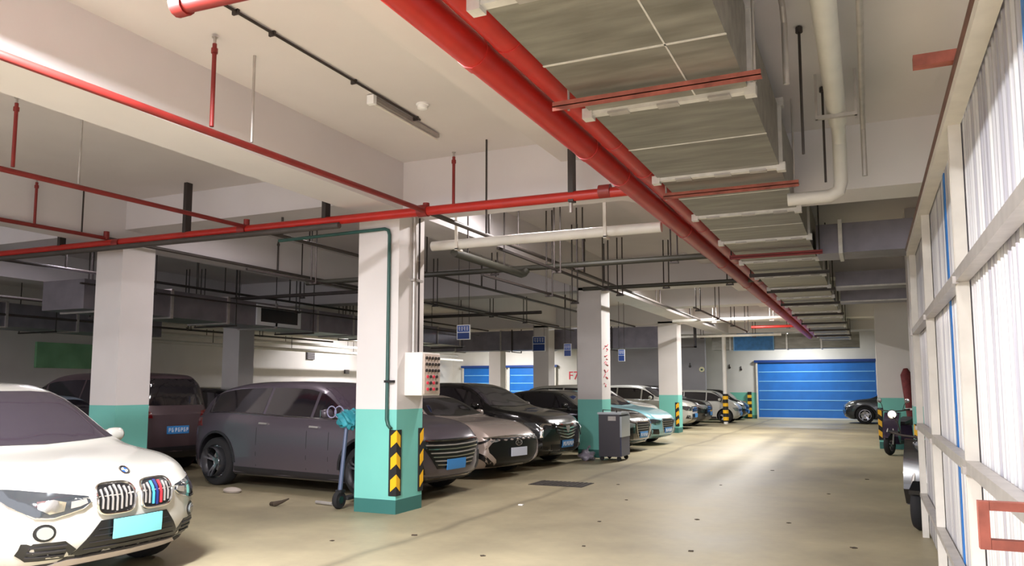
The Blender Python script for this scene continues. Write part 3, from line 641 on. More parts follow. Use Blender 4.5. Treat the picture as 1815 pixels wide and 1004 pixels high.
def make_body(P, paint):
    L, W, H = P['L'], P['W'], P['H']; bm = bmesh.new()
    wid = [(0, .80), (.02, .845), (.06, .90), (.14, .965), (.28, .995), (.5, 1), (.75, .995), (.88, .965), (.96, .90), (1, .80)]
    bot = [(0, .19), (.04, .125), (.15, .115), (.85, .115), (.96, .15), (1, .22)]
    ds = sorted(set([0, .004, .01, .018, .028, .04] + [i/60 for i in range(3, 58)] + [.96, .972, .982, .99, .996, 1]))
    def section(d):
        hw = W/2*interp(wid, d); zt = interp(P['top'], d)*H; zb = min(interp(P['belt'], d)*H, zt-.025*H); b0 = interp(bot, d)*H
        g = min(1, max(0, (zt-zb)/(.33*H))); tum = .05+.215*g
        pts = [(0, b0), (hw*.55, b0), (hw*.90, b0+.005), (hw*.965, b0+.05)]
        for t, k in ((.22, .992), (.42, 1.0), (.60, .995), (.78, .988), (.92, .972)): pts.append((hw*k, b0+.05+(zb-b0-.05)*t))
        pts += [(hw*.945, zb), (hw*(.915-.03*g), zb+.05*(zt-zb)+.003)]
        for t in (.3, .55, .78, .90): pts.append((hw*(.915-.03*g-(tum-.03*g)*t), zb+(zt-zb)*(.05+.86*t)))
        pts += [(hw*(.85-tum-.03), zb+(zt-zb)*.945), (hw*(.74-tum), zb+(zt-zb)*.978), (hw*.32, zt-.006), (0, zt)]
        return pts
    secs = []
    for d in ds:
        x = L/2-d*L; p = section(d)
        ring = p+[(-y, z) for y, z in p[1:-1][::-1]]
        secs.append([Vector((x, y, z)) for y, z in ring])
    nr = len(secs[0]); half = len(section(0))
    def deform(v):
        d = (L/2-v.x)/L; hw = W/2
        f = max(0, 1-d/.2); r = max(0, 1-(1-d)/.16); yy = min(1, abs(v.y)/hw)
        zr = v.z/H
        v.x -= f*f*(P.get('k4', .21)*yy**4+P.get('k2', .05)*yy**2)
        v.x -= f**3*(.07*max(0, (zr-.46))/.1+.10*max(0, .24-zr)/.1)*(1 if d < .2 else 0)
        v.x += r*r*(.22*yy**3+.03*yy**2)
        return v
    rings = [[bm.verts.new(deform(v.copy())) for v in s_] for s_ in secs]
    for A, B in zip(rings, rings[1:]):
        for k in range(nr): bm.faces.new((A[k], A[(k+1) % nr], B[(k+1) % nr], B[k]))
    for R_, s_ in ((rings[0], secs[0]), (rings[-1], secs[-1])):        # grid end caps
        NC = 12
        rows = []
        for i in range(half):
            a = R_[i]
            if i in (0, half-1): rows.append([a]*(NC+1)); continue
            b_ = R_[nr-i]; y0 = s_[i].y; row = [b_]
            for j in range(1, NC): 
                t = -1+2*j/NC; row.append(bm.verts.new(deform(Vector((s_[i].x, y0*t, s_[i].z)))))
            row.append(a); rows.append(row)
        for A, B in zip(rows, rows[1:]):
            for j in range(NC):
                q = []
                for v in (A[j], A[j+1], B[j+1], B[j]):
                    if v not in q: q.append(v)
                if len(q) > 2: bm.faces.new(q)
    bmesh.ops.recalc_face_normals(bm, faces=bm.faces[:])
    bvh = BVHTree.FromBMesh(bm)
    return bm, bvh
def project(bvh, P, poly, ax, off=.006, th=.02, cut=3, mi=0, bm=None):
    """lays a flat outline onto the body skin as a thin solid; ax = direction it is seen from"""
    own = bm or bmesh.new(); b = bmesh.new()
    vs = []
    D = {'+x': Vector((1, 0, 0)), '-x': Vector((-1, 0, 0)), '+y': Vector((0, 1, 0)), '-y': Vector((0, -1, 0)), '+z': Vector((0, 0, 1))}[ax]
    def O(u, v):
        if ax[1] == 'x': return Vector((0, u, v))+D*6
        if ax[1] == 'y': return Vector((u, 0, v))+D*6
        return Vector((u, v, 6))
    flat = [b.verts.new((u, v, 0)) for u, v in poly]; b.faces.new(flat)
    bmesh.ops.triangulate(b, faces=b.faces[:])
    for _ in range(cut):
        ee = [e for e in b.edges if e.calc_length() > .07]
        if not ee: break
        bmesh.ops.subdivide_edges(b, edges=ee, cuts=1); bmesh.ops.triangulate(b, faces=b.faces[:])
    bmesh.ops.recalc_face_normals(b, faces=b.faces[:])
    top = {}; bt = {}
    for v in b.verts:
        o = O(v.co.x, v.co.y); h, nn, _, _ = bvh.ray_cast(o, -D)
        if h is None: 
            h, nn, _, _ = bvh.find_nearest(o-D*(6-P['L']/2 if ax[1] == 'x' else 5.1))
        if nn.dot(D) < 0: nn = -nn
        nn = (nn+D*.6).normalized()
        top[v] = own.verts.new(h+nn*off); bt[v] = own.verts.new(h-nn*th)
    for f in b.faces:
        a = own.faces.new([top[v] for v in f.verts]); a.smooth = True; a.material_index = mi
        c = own.faces.new([bt[v] for v in f.verts][::-1]); c.material_index = mi
    for e in b.edges:
        if e.is_boundary:
            v0, v1 = e.verts; fs = own.faces.new((top[v0], top[v1], bt[v1], bt[v0])); fs.material_index = mi
    b.free(); return own
def wheel(r, x, y, R, rimm, spokes=5, sy=-1, twin=True):
    w_ = .22; y0, y1 = -w_/2, w_/2
    t = MB().lathe([(R*.68, y0+.02), (R*.72, y0), (R*.93, y0+.005), (R*.985, y0+.03), (R, y0+.06), (R, y1-.06), (R*.985, y1-.03), (R*.93, y1-.005), (R*.72, y1), (R*.68, y1-.02), (R*.66, 0), (R*.68, y0+.02)], (x, y, R), 'y', 36, True)
    t = t.build('wheel', TYRE, r, world=False, sharp=50)
    b = MB(); fy = y+sy*(w_/2-.025)
    b.lathe([(R*.69, .0), (R*.69, -.02*1), (R*.63, -.02), (R*.62, .03), (R*.60, .12)] if sy > 0 else [(R*.69, 0), (R*.69, .02), (R*.63, .02), (R*.62, -.03), (R*.6, -.12)], (x, fy, R), 'y', 36, True)
    b.lathe([(.001, .012*sy), (.05, .012*sy), (.062, 0), (.062, -.05*sy)], (x, fy-.02*sy, R), 'y', 16)
    for k in range(spokes):
        for dd in ((-.13, .13) if twin else (0,)):
            a = 2*pi*k/spokes+.3; a2 = a+dd; p0 = Vector((x+.045*cos(a), fy-.022*sy, R+.045*sin(a))); p1 = Vector((x+R*.655*cos(a2), fy-.006*sy, R+R*.655*sin(a2)))
            dr = (p1-p0).normalized(); pe = Vector((-dr.z, 0, dr.x)); h0 = .022; h1 = .014 if twin else .028
            q = [b.bm.verts.new(c) for c in (p0+pe*h0, p0-pe*h0, p1-pe*h1, p1+pe*h1)]; q2 = [b.bm.verts.new(v.co-Vector((0, .03*sy, 0))) for v in q]
            b.bm.faces.new(q); b.bm.faces.new(q2[::-1])
            for i in range(4): b.bm.faces.new((q[i], q2[i], q2[(i+1) % 4], q[(i+1) % 4]))
    rim = b.build('rim', rimm, t, world=False, sharp=30)
    MB().lathe([(R*.45, -.01), (R*.45, .01)], (x, fy-.09*sy, R), 'y', 24).build('brake_disc', STEEL, t, world=False)
    return t
def mirrored(p): return [(-u, v) for u, v in p][::-1]
def car(name, kind, label, loc, rz, paint, rimm=RIM, glass=GLASS, front='plain', plate=PLB, wscreen=None, spokes=5, twin=True, group=None, lens=LENS, rails=False, chrome_line=True, grille_poly=None, **over):
    P = dict(PROF[kind]); P.update(over); hd = P.get('hood', 0)
    if hd: P['top'] = [(d, v+hd*min(1, max(0, (.36-d)/.1))) for d, v in P['top']]; P['belt'] = [(d, v+hd*min(1, max(.2, (.5-d)/.25))) for d, v in P['belt']]
    L, W, H, R = P['L'], P['W'], P['H'], P['R']
    r = thing(name, label, 'car', loc, group, rz)
    bm, bvh = make_body(P, paint)
    me = bpy.data.meshes.new('body'); bm.to_mesh(me); bm.free(); me.materials.append(paint); me.materials.append(PLASTIC)
    body = bpy.data.objects.new('body', me); COL.objects.link(body); body.parent = r
    for p in me.polygons: p.use_smooth = True
    # wheel arches cut out of the body
    cb = MB(); cb.mi = 1; fx, rx = L/2-P['fa']*L, L/2-P['ra']*L
    for x in (fx, rx):
        for s_ in (-1, 1):
            y0 = s_*(W/2-.34); y1 = s_*(W/2+.2); cb.tube([(x, y0, R+.01), (x, y1, R+.01)], R*1.17, 36)
    bmesh.ops.recalc_face_normals(cb.bm, faces=cb.bm.faces[:])
    cm = bpy.data.meshes.new('cut'); cb.bm.to_mesh(cm); cb.bm.free(); cm.materials.append(paint); cm.materials.append(PLASTIC)
    co = bpy.data.objects.new('cut', cm); COL.objects.link(co); co.parent = r
    md = body.modifiers.new('b', 'BOOLEAN'); md.object = co; md.operation = 'DIFFERENCE'; md.solver = 'EXACT'
    bpy.context.view_layer.update(); dg = bpy.context.evaluated_depsgraph_get()
    nm = bpy.data.meshes.new_from_object(body.evaluated_get(dg)); body.modifiers.clear(); body.data = nm; nm.name = 'body'
    bpy.data.objects.remove(co); bpy.data.meshes.remove(me)
    nm.set_sharp_from_angle(angle=radians(38))
    def dec(nm_, poly, ax, m, off=.006, th=.02, par=r, cut=3):
        b = MB(); project(bvh, P, poly, ax, off, th, cut, bm=b.bm)
        return b.build(nm_, m, par, world=False, sharp=50)
    X = lambda d: L/2-d*L
    top = lambda d: interp(P['top'], d)*H; bel = lambda d: interp(P['belt'], d)*H
    w0, w1 = P['ws']; r0, r1 = P['rs']
    # glass: windscreen, rear window, side windows
    zb, zt_ = top(w0)+.012, top(w1)-.012; hw = W/2
    dec('windscreen', [(-hw*.80, zb), (-hw*.4, zb-.02), (0, zb-.03), (hw*.4, zb-.02), (hw*.80, zb), (hw*.60, zt_-.02), (hw*.3, zt_), (-hw*.3, zt_), (-hw*.60, zt_-.02)], '+x', wscreen or glass, cut=4)
    if kind in ('suv', 'mpv', 'mini'):
        zb2, zt2 = H*.67, H*.93
        if kind == 'suv': zb2 = H*.70
    else: zb2, zt2 = top(r1)+.01, top(r0)-.01
    rw = dec('rear_window', [(-hw*.74, zb2), (hw*.74, zb2), (hw*.60, zt2), (-hw*.60, zt2)], '-x', glass, cut=4)
    # side glass polygon from belt and roof curves
    ga, gb = w0+.035, (r1-.045 if kind == 'sedan' else .90 if kind == 'suv' else .94)
    def glz(d):      # upper edge of the side glass
        return bel(d)+(top(d)-bel(d))*.80
    cuts = {'suv': (ga, .41, .62, gb), 'sedan': (ga, .43, .63, gb), 'mpv': (ga, .36, .62, gb), 'mini': (ga, .38, .65, gb)}[kind]
    for i in range(3):
        a, c_ = cuts[i]+.006, cuts[i+1]-.006; N = 7
        up_ = [(X(a+(c_-a)*k/N), glz(a+(c_-a)*k/N)) for k in range(N+1)]; lo_ = [(X(a+(c_-a)*k/N), bel(a+(c_-a)*k/N)+.035) for k in range(N+1)]
        up_ = [(x, max(z, lo_[k][1]+.006)) for k, (x, z) in enumerate(up_)]
        for ax in ('-y', '+y'): dec('side_window', up_+lo_[::-1], ax, glass, off=.004)
    if chrome_line:
        N = 12; a, c_ = cuts[0], cuts[3]
        lo_ = [(X(a+(c_-a)*k/N), bel(a+(c_-a)*k/N)+.012) for k in range(N+1)]
        for ax in ('-y', '+y'): dec('belt_moulding', lo_+[(x, z+.014) for x, z in lo_[::-1]], ax, CHROME, off=.010, th=.004, cut=1)
    # door seams and handles, sill
    for ax in ('-y', '+y'):
        sg = -1 if ax == '-y' else 1
        for d in (cuts[0]+.02, cuts[1], cuts[2]+.01):
            dec('door_seam', [(X(d)-.004, .34*H/1.6), (X(d)+.004, .34*H/1.6), (X(d)+.004, bel(d)), (X(d)-.004, bel(d))], ax, BLACK, off=.0015, th=.003, cut=2)
        for d in (cuts[1]-.035, cuts[2]-.025):
            z = bel(d)-.10; dec('door_handle', [(X(d)-.11, z-.014), (X(d)+.07, z-.018), (X(d)+.075, z+.006), (X(d)-.105, z+.014)], ax, CHROME if paint not in (LIGHTBLUE,) else paint, off=.03, th=.0, cut=1)
        dec('sill', [(X(P['fa'])-R*1.2, .135*H), (X(P['ra'])+R*1.2, .135*H), (X(P['ra'])+R*1.2, .2*H), (X(P['fa'])-R*1.2, .19*H)], ax, PLASTIC, off=.008, cut=2)
        if kind in ('suv',):
            for xc in (fx, rx):
                o_ = [(xc+R*1.27*cos(t*pi/14), R+.01+R*1.27*sin(t*pi/14)) for t in range(0, 15)]; i_ = [(xc+R*1.165*cos(t*pi/14), R+.01+R*1.165*sin(t*pi/14)) for t in range(0, 15)]
                b = MB()
                for q in range(14): project(bvh, P, [o_[q], o_[q+1], i_[q+1], i_[q]], ax, .01, .02, 0, bm=b.bm)
                bmesh.ops.remove_doubles(b.bm, verts=b.bm.verts[:], dist=.001)
                b.build('arch_trim', over.get('arch', PLASTIC) or PLASTIC, r, world=False)
        # mirrors
        d = w0+.055; mx_, mz = X(d), bel(d)+.07
        h_, _, _, _ = bvh.ray_cast(Vector((mx_, sg*3, mz)), Vector((0, -sg, 0)))
        my = h_.y if h_ else sg*hw*.9
        q = MB(); q.lathe([(.001, -.10), (.05, -.095), (.075, -.06), (.082, 0), (.078, .06), (.05, .09), (.001, .095)], (0, 0, 0), 'y', 16)
        for v in q.bm.verts: v.co = Vector((v.co.x*.75+mx_-.02, v.co.y*.95+my+sg*.13, v.co.z*.82+mz+.03))
        mm = q.build('side_mirror', paint, r, world=False, sharp=60)
        MB().box(mx_-.07, mx_-.062, my+sg*.14-.08, my+sg*.14+.08, mz-.02, mz+.08).build('mirror_glass', CHROME, mm, world=False)
        MB().tube([(mx_, my-sg*.03, mz-.02), (mx_-.01, my+sg*.08, mz)], .022, 8).build('mirror_arm', PLASTIC, mm, world=False)
    for x in (fx, rx):
        for s_ in (-1, 1): wheel(r, x, s_*(W/2-.125), R, rimm, spokes, s_, twin)
    if rails:
        for s_ in (-1, 1):
            ys = s_*hw*.62; pts = [(X(.42), ys, top(.42)-.03)]+[(X(d), ys, top(d)+.035) for d in (.45, .55, .65, .75, .82)]+[(X(.86), ys, top(.86)-.04)]
            MB().tube(pts, .016, 8).build('roof_rail', rails, r, world=False)
    # rear lamps + plate
    for s_ in (-1, 1):
        z0 = H*.55; p = [(hw*.52, z0), (hw*.93, z0+.02), (hw*.9, z0+.15), (hw*.55, z0+.11)]
        dec('tail_lamp', [(s_*u, v) for u, v in p][::s_], '-x', LENSR, off=.012)
    pz_ = H*(.43 if kind == 'mpv' else .50); pr = dec('rear_plate', [(-.22, pz_-.07), (.22, pz_-.07), (.22, pz_+.07), (-.22, pz_+.07)], '-x', plate, off=.015, cut=1)
    if kind == 'mpv': plate_marks(bvh, P, pr, '-x', pz_)
    dec('rear_bumper_trim', [(-hw*.8, H*.16), (hw*.8, H*.16), (hw*.84, H*.27), (-hw*.84, H*.27)], '-x', PLASTIC, off=.01)
    FR[front](r, P, dec, bvh, paint, plate, lens)
    return r

def plate_front(dec, r, z, m, w_=.44, h_=.14, yc=0, off=.03):
    p = dec('number_plate', [(yc-w_/2, z-h_/2), (yc+w_/2, z-h_/2), (yc+w_/2, z+h_/2), (yc-w_/2, z+h_/2)], '+x', m, off=off, th=-off+.012, cut=1)
    return p
def plate_marks(bvh, P, par, ax, z, w_=.40):
    b = MB()
    for k in range(7):
        u = -w_/2+w_*(k+.5)/7+(.012 if k > 1 else 0)
        for (du, dz, a, c_) in ((-.012, 0, .004, .036), (.012, (-1)**k*.012, .004, .022), (0, .032, .014, .004), (0, -.032*(k % 2), .014, .004)):
            q = [(u+du-a, z+dz-c_), (u+du+a, z+dz-c_), (u+du+a, z+dz+c_), (u+du-a, z+dz+c_)]
            project(bvh, P, [(-u_, v_) for u_, v_ in q][::-1] if ax == '-x' else q, ax, .034 if ax == '+x' else .018, -.028 if ax == '+x' else -.014, 0, bm=b.bm)
    b.build('plate_lettering', SIGNW, par, world=False)
def both(dec, nm_, poly, m, **k):
    dec(nm_, poly, '+x', m, **k); dec(nm_, mirrored(poly), '+x', m, **k)
def ringm(c, R_, r_, m, name, par, seg=28):
    c = Vector(c); MB().tube([c+Vector((0, R_*cos(2*pi*k/seg), R_*sin(2*pi*k/seg))) for k in range(seg)], r_, 8, closed=True).build(name, m, par, world=False)
def hitx(bvh, y, z):
    h, n_, _, _ = bvh.ray_cast(Vector((6, y, z)), Vector((-1, 0, 0))); return h

def f_bmw(r, P, dec, bvh, paint, plate, lens):
    H, hw = P['H'], P['W']/2
    def rnd(cx, cz, w_, h_, e=.35, n_=24, sk=0):
        pts = []
        for k in range(n_):
            a = 2*pi*k/n_; c_, s_ = cos(a), sin(a)
            pts.append((cx+w_*math.copysign(abs(c_)**e, c_)+sk*s_*h_, cz+h_*math.copysign(abs(s_)**e, s_)))
        return pts
    for s_ in (-1, 1):
        g = dec('kidney_grille', rnd(s_*.185, .70, .148, .108, .5, sk=s_*.04), '+x', GRILLEB, off=.008)
        b = MB(); out = rnd(s_*.185, .70, .155, .114, .5, 36, sk=s_*.04); pts = []
        for u, v in out: pts.append(hitx(bvh, u, v)+Vector((.014, 0, 0)))
        b.tube(pts, .011, 8, closed=True); b.build('grille_surround', CHROME, g, world=False)
        for k in range(7):
            u = s_*.185+(-.115+.0385*k); m = STEEL
            if s_ > 0 and k in (2, 3, 4): m = [mat('stripe_light_blue', '#4aa8e0', .4), mat('stripe_dark_blue', '#22306e', .4), mat('stripe_red', '#d8323c', .4)][k-2]
            hh = .095*(1-abs(u-s_*.185)/.148*.35)
            q_ = .008 if m is not STEEL else .0055; dec('grille_bar', [(u-q_, .70-hh), (u+q_, .70-hh), (u+q_, .70+hh), (u-q_, .70+hh)], '+x', m, off=.018, th=-.008, par=g, cut=2)
        hp = [(s_*u, v) for u, v in [(.385, .69), (.44, .65), (.62, .60), (.72, .61), (.80, .69), (.85, .80), (.80, .81), (.6, .775), (.40, .735)]][::s_]
        h = dec('headlamp', hp, '+x', LENSD, off=.008)
        dec('headlamp_reflector', [(s_*u, v) for u, v in [(.56, .645), (.64, .63), (.70, .67), (.70, .72), (.62, .73), (.55, .71)]][::s_], '+x', CHROME, off=.011, par=h)
        dec('headlamp_reflector', [(s_*u, v) for u, v in [(.41, .69), (.46, .67), (.52, .66), (.52, .71), (.42, .72)]][::s_], '+x', STEEL, off=.011, par=h)
        pts = [hitx(bvh, u, v)+Vector((.012, 0, 0)) for u, v in [(s_*a, b_) for a, b_ in [(.385, .69), (.44, .65), (.53, .625), (.62, .60), (.67, .603), (.72, .61), (.80, .69), (.85, .80)]]]
        MB().tube(pts, .006, 6).build('headlamp_trim', CHROME, h, world=False)
        f = dec('fog_lamp', [(s_*.66+.062*cos(2*pi*k/20), .50+.062*sin(2*pi*k/20)) for k in range(20)], '+x', GRILLEB, off=.004)
        dec('fog_lens', [(s_*.66+.045*cos(2*pi*k/16), .50+.045*sin(2*pi*k/16)) for k in range(16)], '+x', LENS, off=.02, par=f)
        p = hitx(bvh, s_*.66, .53)
        a = dec('air_intake', [(s_*u, v) for u, v in [(.46, .36), (.50, .30), (.72, .30), (.77, .35), (.76, .43), (.54, .43)]][::s_], '+x', GRILLEB, off=.006)
        for k in range(3): dec('intake_bar', [(s_*u, v) for u, v in [(.53, .325+k*.035), (.73, .325+k*.035), (.73, .337+k*.035), (.53, .337+k*.035)]][::s_], '+x', PLASTIC, off=.014, par=a, cut=2)
    lo = dec('lower_grille', [(-.52, .27), (.52, .27), (.42, .40), (.30, .545), (-.30, .545), (-.42, .40)], '+x', GRILLEB, off=.006, cut=4)
    for k in range(5): dec('grille_mesh_bar', [(-.44+.03*k, .30+k*.045), (.44-.03*k, .30+k*.045), (.44-.03*k, .306+k*.045), (-.44+.03*k, .306+k*.045)], '+x', PLASTIC, off=.012, par=lo, cut=4)
    dec('skid_plate', [(-.62, .225), (.62, .225), (.48, .285), (-.48, .285)], '+x', mat('matt_silver', '#b5aba8', .5), off=.014, cut=4)
    dec('bumper_skirt', [(-.8, .2), (.8, .2), (.8, .262), (.62, .262), (-.62, .262), (-.8, .262)], '+x', PLASTIC, off=.005, cut=4)
    plate_front(dec, r, .475, PLG, off=.04)
    # round badge on the bonnet edge
    h, nn, _, _ = bvh.ray_cast(Vector((P['L']/2-.17, 0, 3)), Vector((0, 0, -1)))
    nn = (nn+Vector((.5, 0, 0))).normalized()
    t1 = Vector((0, 1, 0)); t2 = nn.cross(t1)
    b = MB(); N = 24
    def disc(R_, hgt, a0, a1, mi):
        b.mi = mi; n_ = 12; base = [h+nn*hgt+t1*R_*cos(a0+(a1-a0)*k/n_)+t2*R_*sin(a0+(a1-a0)*k/n_) for k in range(n_+1)]
        vs = [b.bm.verts.new(h+nn*hgt)]+[b.bm.verts.new(p) for p in base]; f = b.bm.faces.new(vs); f.material_index = mi
    disc(.041, .010, 0, pi, 0); disc(.041, .010, pi, 2*pi, 0)
    for q in range(4): disc(.026, .012, q*pi/2, (q+1)*pi/2, 1+q % 2)
    b.mi = 3; b.tube([h+nn*.010+t1*.042*cos(2*pi*k/N)+t2*.042*sin(2*pi*k/N) for k in range(N)], .005, 6, closed=True)
    b.build('badge', [BLACK, SIGNB, SIGNW, CHROME], r, world=False)
def f_changan(r, P, dec, bvh, paint, plate, lens):
    H, hw = P['H'], P['W']/2
    g = dec('grille', [(-.66, .74), (-.40, .42), (.40, .42), (.66, .74), (.60, .82), (-.60, .82)], '+x', GRILLEB, off=.006, cut=4)
    for k in range(7):
        z = .80-k*.055; w_ = .62-.042*max(0, k-1)
        dec('grille_bar', [(-w_, z+.0), (-w_*.5, z-.012), (0, z-.018), (w_*.5, z-.012), (w_, z), (w_, z+.014), (w_*.5, z+.004), (0, z-.002), (-w_*.5, z+.004), (-w_, z+.014)], '+x', CHROME if k % 2 == 0 else STEEL, off=.024, th=.0, par=g, cut=3)
    for s_ in (-1, 1):
        dec('headlamp', [(s_*u, v) for u, v in [(.56, .79), (.60, .70), (.80, .72), (.86, .80), (.74, .84)]][::s_], '+x', LENSD, off=.01)
        a = dec('side_intake', [(s_*u, v) for u, v in [(.60, .36), (.80, .36), (.78, .56), (.70, .62)]][::s_], '+x', GRILLEB, off=.006)
        dec('lamp_cluster', [(s_*u, v) for u, v in [(.70, .50), (.76, .50), (.76, .62), (.70, .62)]][::s_], '+x', LENS, off=.012, par=a)
    dec('lower_lip', [(-.5, .27), (.5, .27), (.5, .30), (-.5, .30)], '+x', CHROME, off=.016, cut=4)
    dec('bumper_skirt', [(-.8, .2), (.8, .2), (.78, .26), (-.78, .26)], '+x', PLASTIC, off=.008, cut=4)
    plate_front(dec, r, .47, plate, off=.035)
def f_hyundai(r, P, dec, bvh, paint, plate, lens):
    g = dec('grille', [(-.84, .60), (-.84, .42), (-.62, .21), (.62, .21), (.84, .42), (.84, .60), (.66, .69), (-.66, .69)], '+x', GRILLEB, off=.006, cut=4)
    dec('bonnet_strip', [(-.72, .705), (-.4, .72), (0, .725), (.4, .72), (.72, .705), (.72, .685), (.4, .70), (0, .705), (-.4, .70), (-.72, .685)], '+x', CHROME, off=.016, cut=3)
    for s_ in (-1, 1):
        out = [(.56, .67), (.66, .66), (.80, .58), (.81, .48), (.66, .34), (.50, .24), (.55, .34), (.68, .46), (.70, .54), (.64, .61)]
        dec('boomerang_trim', [(s_*u, v) for u, v in out][::s_], '+x', PEARL, off=.016)
        dec('boomerang_trim', [(s_*u, v) for u, v in [(.845, .64), (.875, .60), (.875, .46), (.83, .36), (.80, .30), (.835, .44), (.85, .54)]][::s_], '+x', PEARL, off=.012)
        dec('headlamp', [(s_*u, v) for u, v in [(.50, .68), (.56, .66), (.66, .65), (.64, .62), (.50, .64)]][::s_], '+x', LENS, off=.014)
    c = hitx(bvh, 0, .60)+Vector((.02, 0, 0)); e = MB()
    e.tube([c+Vector((0, .085*cos(2*pi*k/24), .05*sin(2*pi*k/24))) for k in range(24)], .007, 8, closed=True)
    e.tube([c+Vector((0, -.045, -.034)), c+Vector((0, -.02, .034))], .007, 6).tube([c+Vector((0, .02, -.034)), c+Vector((0, .045, .034))], .007, 6).tube([c+Vector((0, -.03, -.006)), c+Vector((0, .03, .006))], .006, 6)
    e.build('badge', CHROME, r, world=False)
    dec('lower_lip', [(-.3, .225), (.3, .225), (.3, .24), (-.3, .24)], '+x', CHROME, off=.014, cut=3)
    plate_front(dec, r, .45, plate, off=.035)
def f_cadillac(r, P, dec, bvh, paint, plate, lens):
    g = dec('grille', [(-.42, .80), (-.40, .68), (-.20, .54), (0, .50), (.20, .54), (.40, .68), (.42, .80), (.38, .84), (-.38, .84)], '+x', GRILLEB, off=.006, cut=4)
    for k in range(5):
        z = .825-k*.06; w_ = .40-.045*max(0, k-1)
        dec('grille_bar', [(-w_, z), (-w_*.5, z-.03), (0, z-.045), (w_*.5, z-.03), (w_, z), (w_, z+.022), (w_*.5, z-.006), (0, z-.020), (-w_*.5, z-.006), (-w_, z+.022)], '+x', CHROME, off=.024, th=.0, par=g, cut=3)
    dec('badge', [(-.06, .72), (0, .65), (.06, .72), (.07, .78), (-.07, .78)], '+x', STEEL, off=.035, th=-.02, cut=1)
    for s_ in (-1, 1):
        h = dec('headlamp', [(s_*u, v) for u, v in [(.50, .82), (.56, .72), (.74, .56), (.80, .56), (.84, .74), (.86, .86), (.70, .86)]][::s_], '+x', LENSD, off=.008)
        dec('light_strip', [(s_*u, v) for u, v in [(.52, .83), (.70, .84), (.76, .80), (.78, .58), (.75, .58), (.73, .78), (.68, .815), (.53, .80)]][::s_], '+x', CHROME, off=.014, par=h)
        dec('fog_lamp', [(s_*u, v) for u, v in [(.60, .34), (.76, .36), (.76, .42), (.60, .40)]][::s_], '+x', GRILLEB, off=.008)
    dec('lower_grille', [(-.5, .30), (.5, .30), (.55, .44), (-.55, .44)], '+x', GRILLEB, off=.006, cut=4)
    dec('lower_lip', [(-.45, .255), (.45, .255), (.45, .285), (-.45, .285)], '+x', CHROME, off=.016, cut=3)
    plate_marks(bvh, P, plate_front(dec, r, .44, plate, off=.03), '+x', .44)
def f_audi(r, P, dec, bvh, paint, plate, lens):
    k_ = P['H']/1.45
    g = dec('grille', [(-.36, .66*k_), (-.32, .44*k_), (-.24, .34*k_), (.24, .34*k_), (.32, .44*k_), (.36, .66*k_), (.30, .70*k_), (-.30, .70*k_)], '+x', GRILLEB, off=.006, cut=4)
    for k in range(5):
        z = (.41+k*.055)*k_; dec('grille_bar', [(-.31, z), (.31, z), (.31, z+.008), (-.31, z+.008)], '+x', STEEL, off=.014, par=g, cut=3)
    pts = [hitx(bvh, u, v)+Vector((.012, 0, 0)) for u, v in [(-.36, .66*k_), (-.32, .44*k_), (-.24, .34*k_), (0, .34*k_), (.24, .34*k_), (.32, .44*k_), (.36, .66*k_), (.30, .70*k_), (0, .705*k_), (-.30, .70*k_)]]
    MB().tube(pts, .010, 6, closed=True).build('grille_surround', CHROME, g, world=False)
    for s_ in (-1, 1):
        h = dec('headlamp', [(s_*u, v*k_) for u, v in [(.42, .66), (.44, .58), (.62, .56), (.78, .60), (.82, .70), (.66, .70)]][::s_], '+x', lens, off=.01)
        dec('light_strip', [(s_*u, v*k_) for u, v in [(.44, .585), (.62, .565), (.77, .61), (.77, .625), (.62, .585), (.44, .605)]][::s_], '+x', CHROME, off=.014, par=h, cut=2)
        dec('air_intake', [(s_*u, v*k_) for u, v in [(.46, .30), (.76, .32), (.74, .45), (.52, .44)]][::s_], '+x', GRILLEB, off=.008)
    dec('lower_lip', [(-.6, .225), (.6, .225), (.6, .245), (-.6, .245)], '+x', CHROME, off=.014, cut=4)
    plate_marks(bvh, P, plate_front(dec, r, .40*k_, plate, off=.03), '+x', .40*k_)
def f_suv(r, P, dec, bvh, paint, plate, lens):
    g = dec('grille', [(-.50, .80), (-.46, .64), (.46, .64), (.50, .80), (.44, .83), (-.44, .83)], '+x', GRILLEB, off=.006, cut=4)
    for k in range(2): dec('grille_bar', [(-.47, .69+k*.07), (.47, .69+k*.07), (.47, .71+k*.07), (-.47, .71+k*.07)], '+x', CHROME, off=.018, th=0, par=g, cut=3)
    for s_ in (-1, 1):
        h = dec('headlamp', [(s_*u, v) for u, v in [(.50, .79), (.54, .68), (.76, .68), (.85, .78), (.84, .86), (.66, .84)]][::s_], '+x', lens, off=.008)
        dec('light_strip', [(s_*u, v) for u, v in [(.54, .70), (.76, .70), (.82, .77), (.80, .78), (.75, .72), (.54, .72)]][::s_], '+x', CHROME, off=.014, par=h, cut=2)
        f = dec('fog_intake', [(s_*u, v) for u, v in [(.54, .38), (.78, .40), (.76, .52), (.60, .50)]][::s_], '+x', GRILLEB, off=.008)
        dec('fog_lamp', [(s_*.67+.035*cos(2*pi*k/12), .45+.035*sin(2*pi*k/12)) for k in range(12)], '+x', LENS, off=.02, par=f)
    dec('lower_grille', [(-.50, .34), (.50, .34), (.46, .56), (-.46, .56)], '+x', GRILLEB, off=.006, cut=4)
    dec('skid_plate', [(-.6, .24), (.6, .24), (.5, .30), (-.5, .30)], '+x', STEEL, off=.014, cut=4)
    plate_front(dec, r, .50, plate, off=.035)
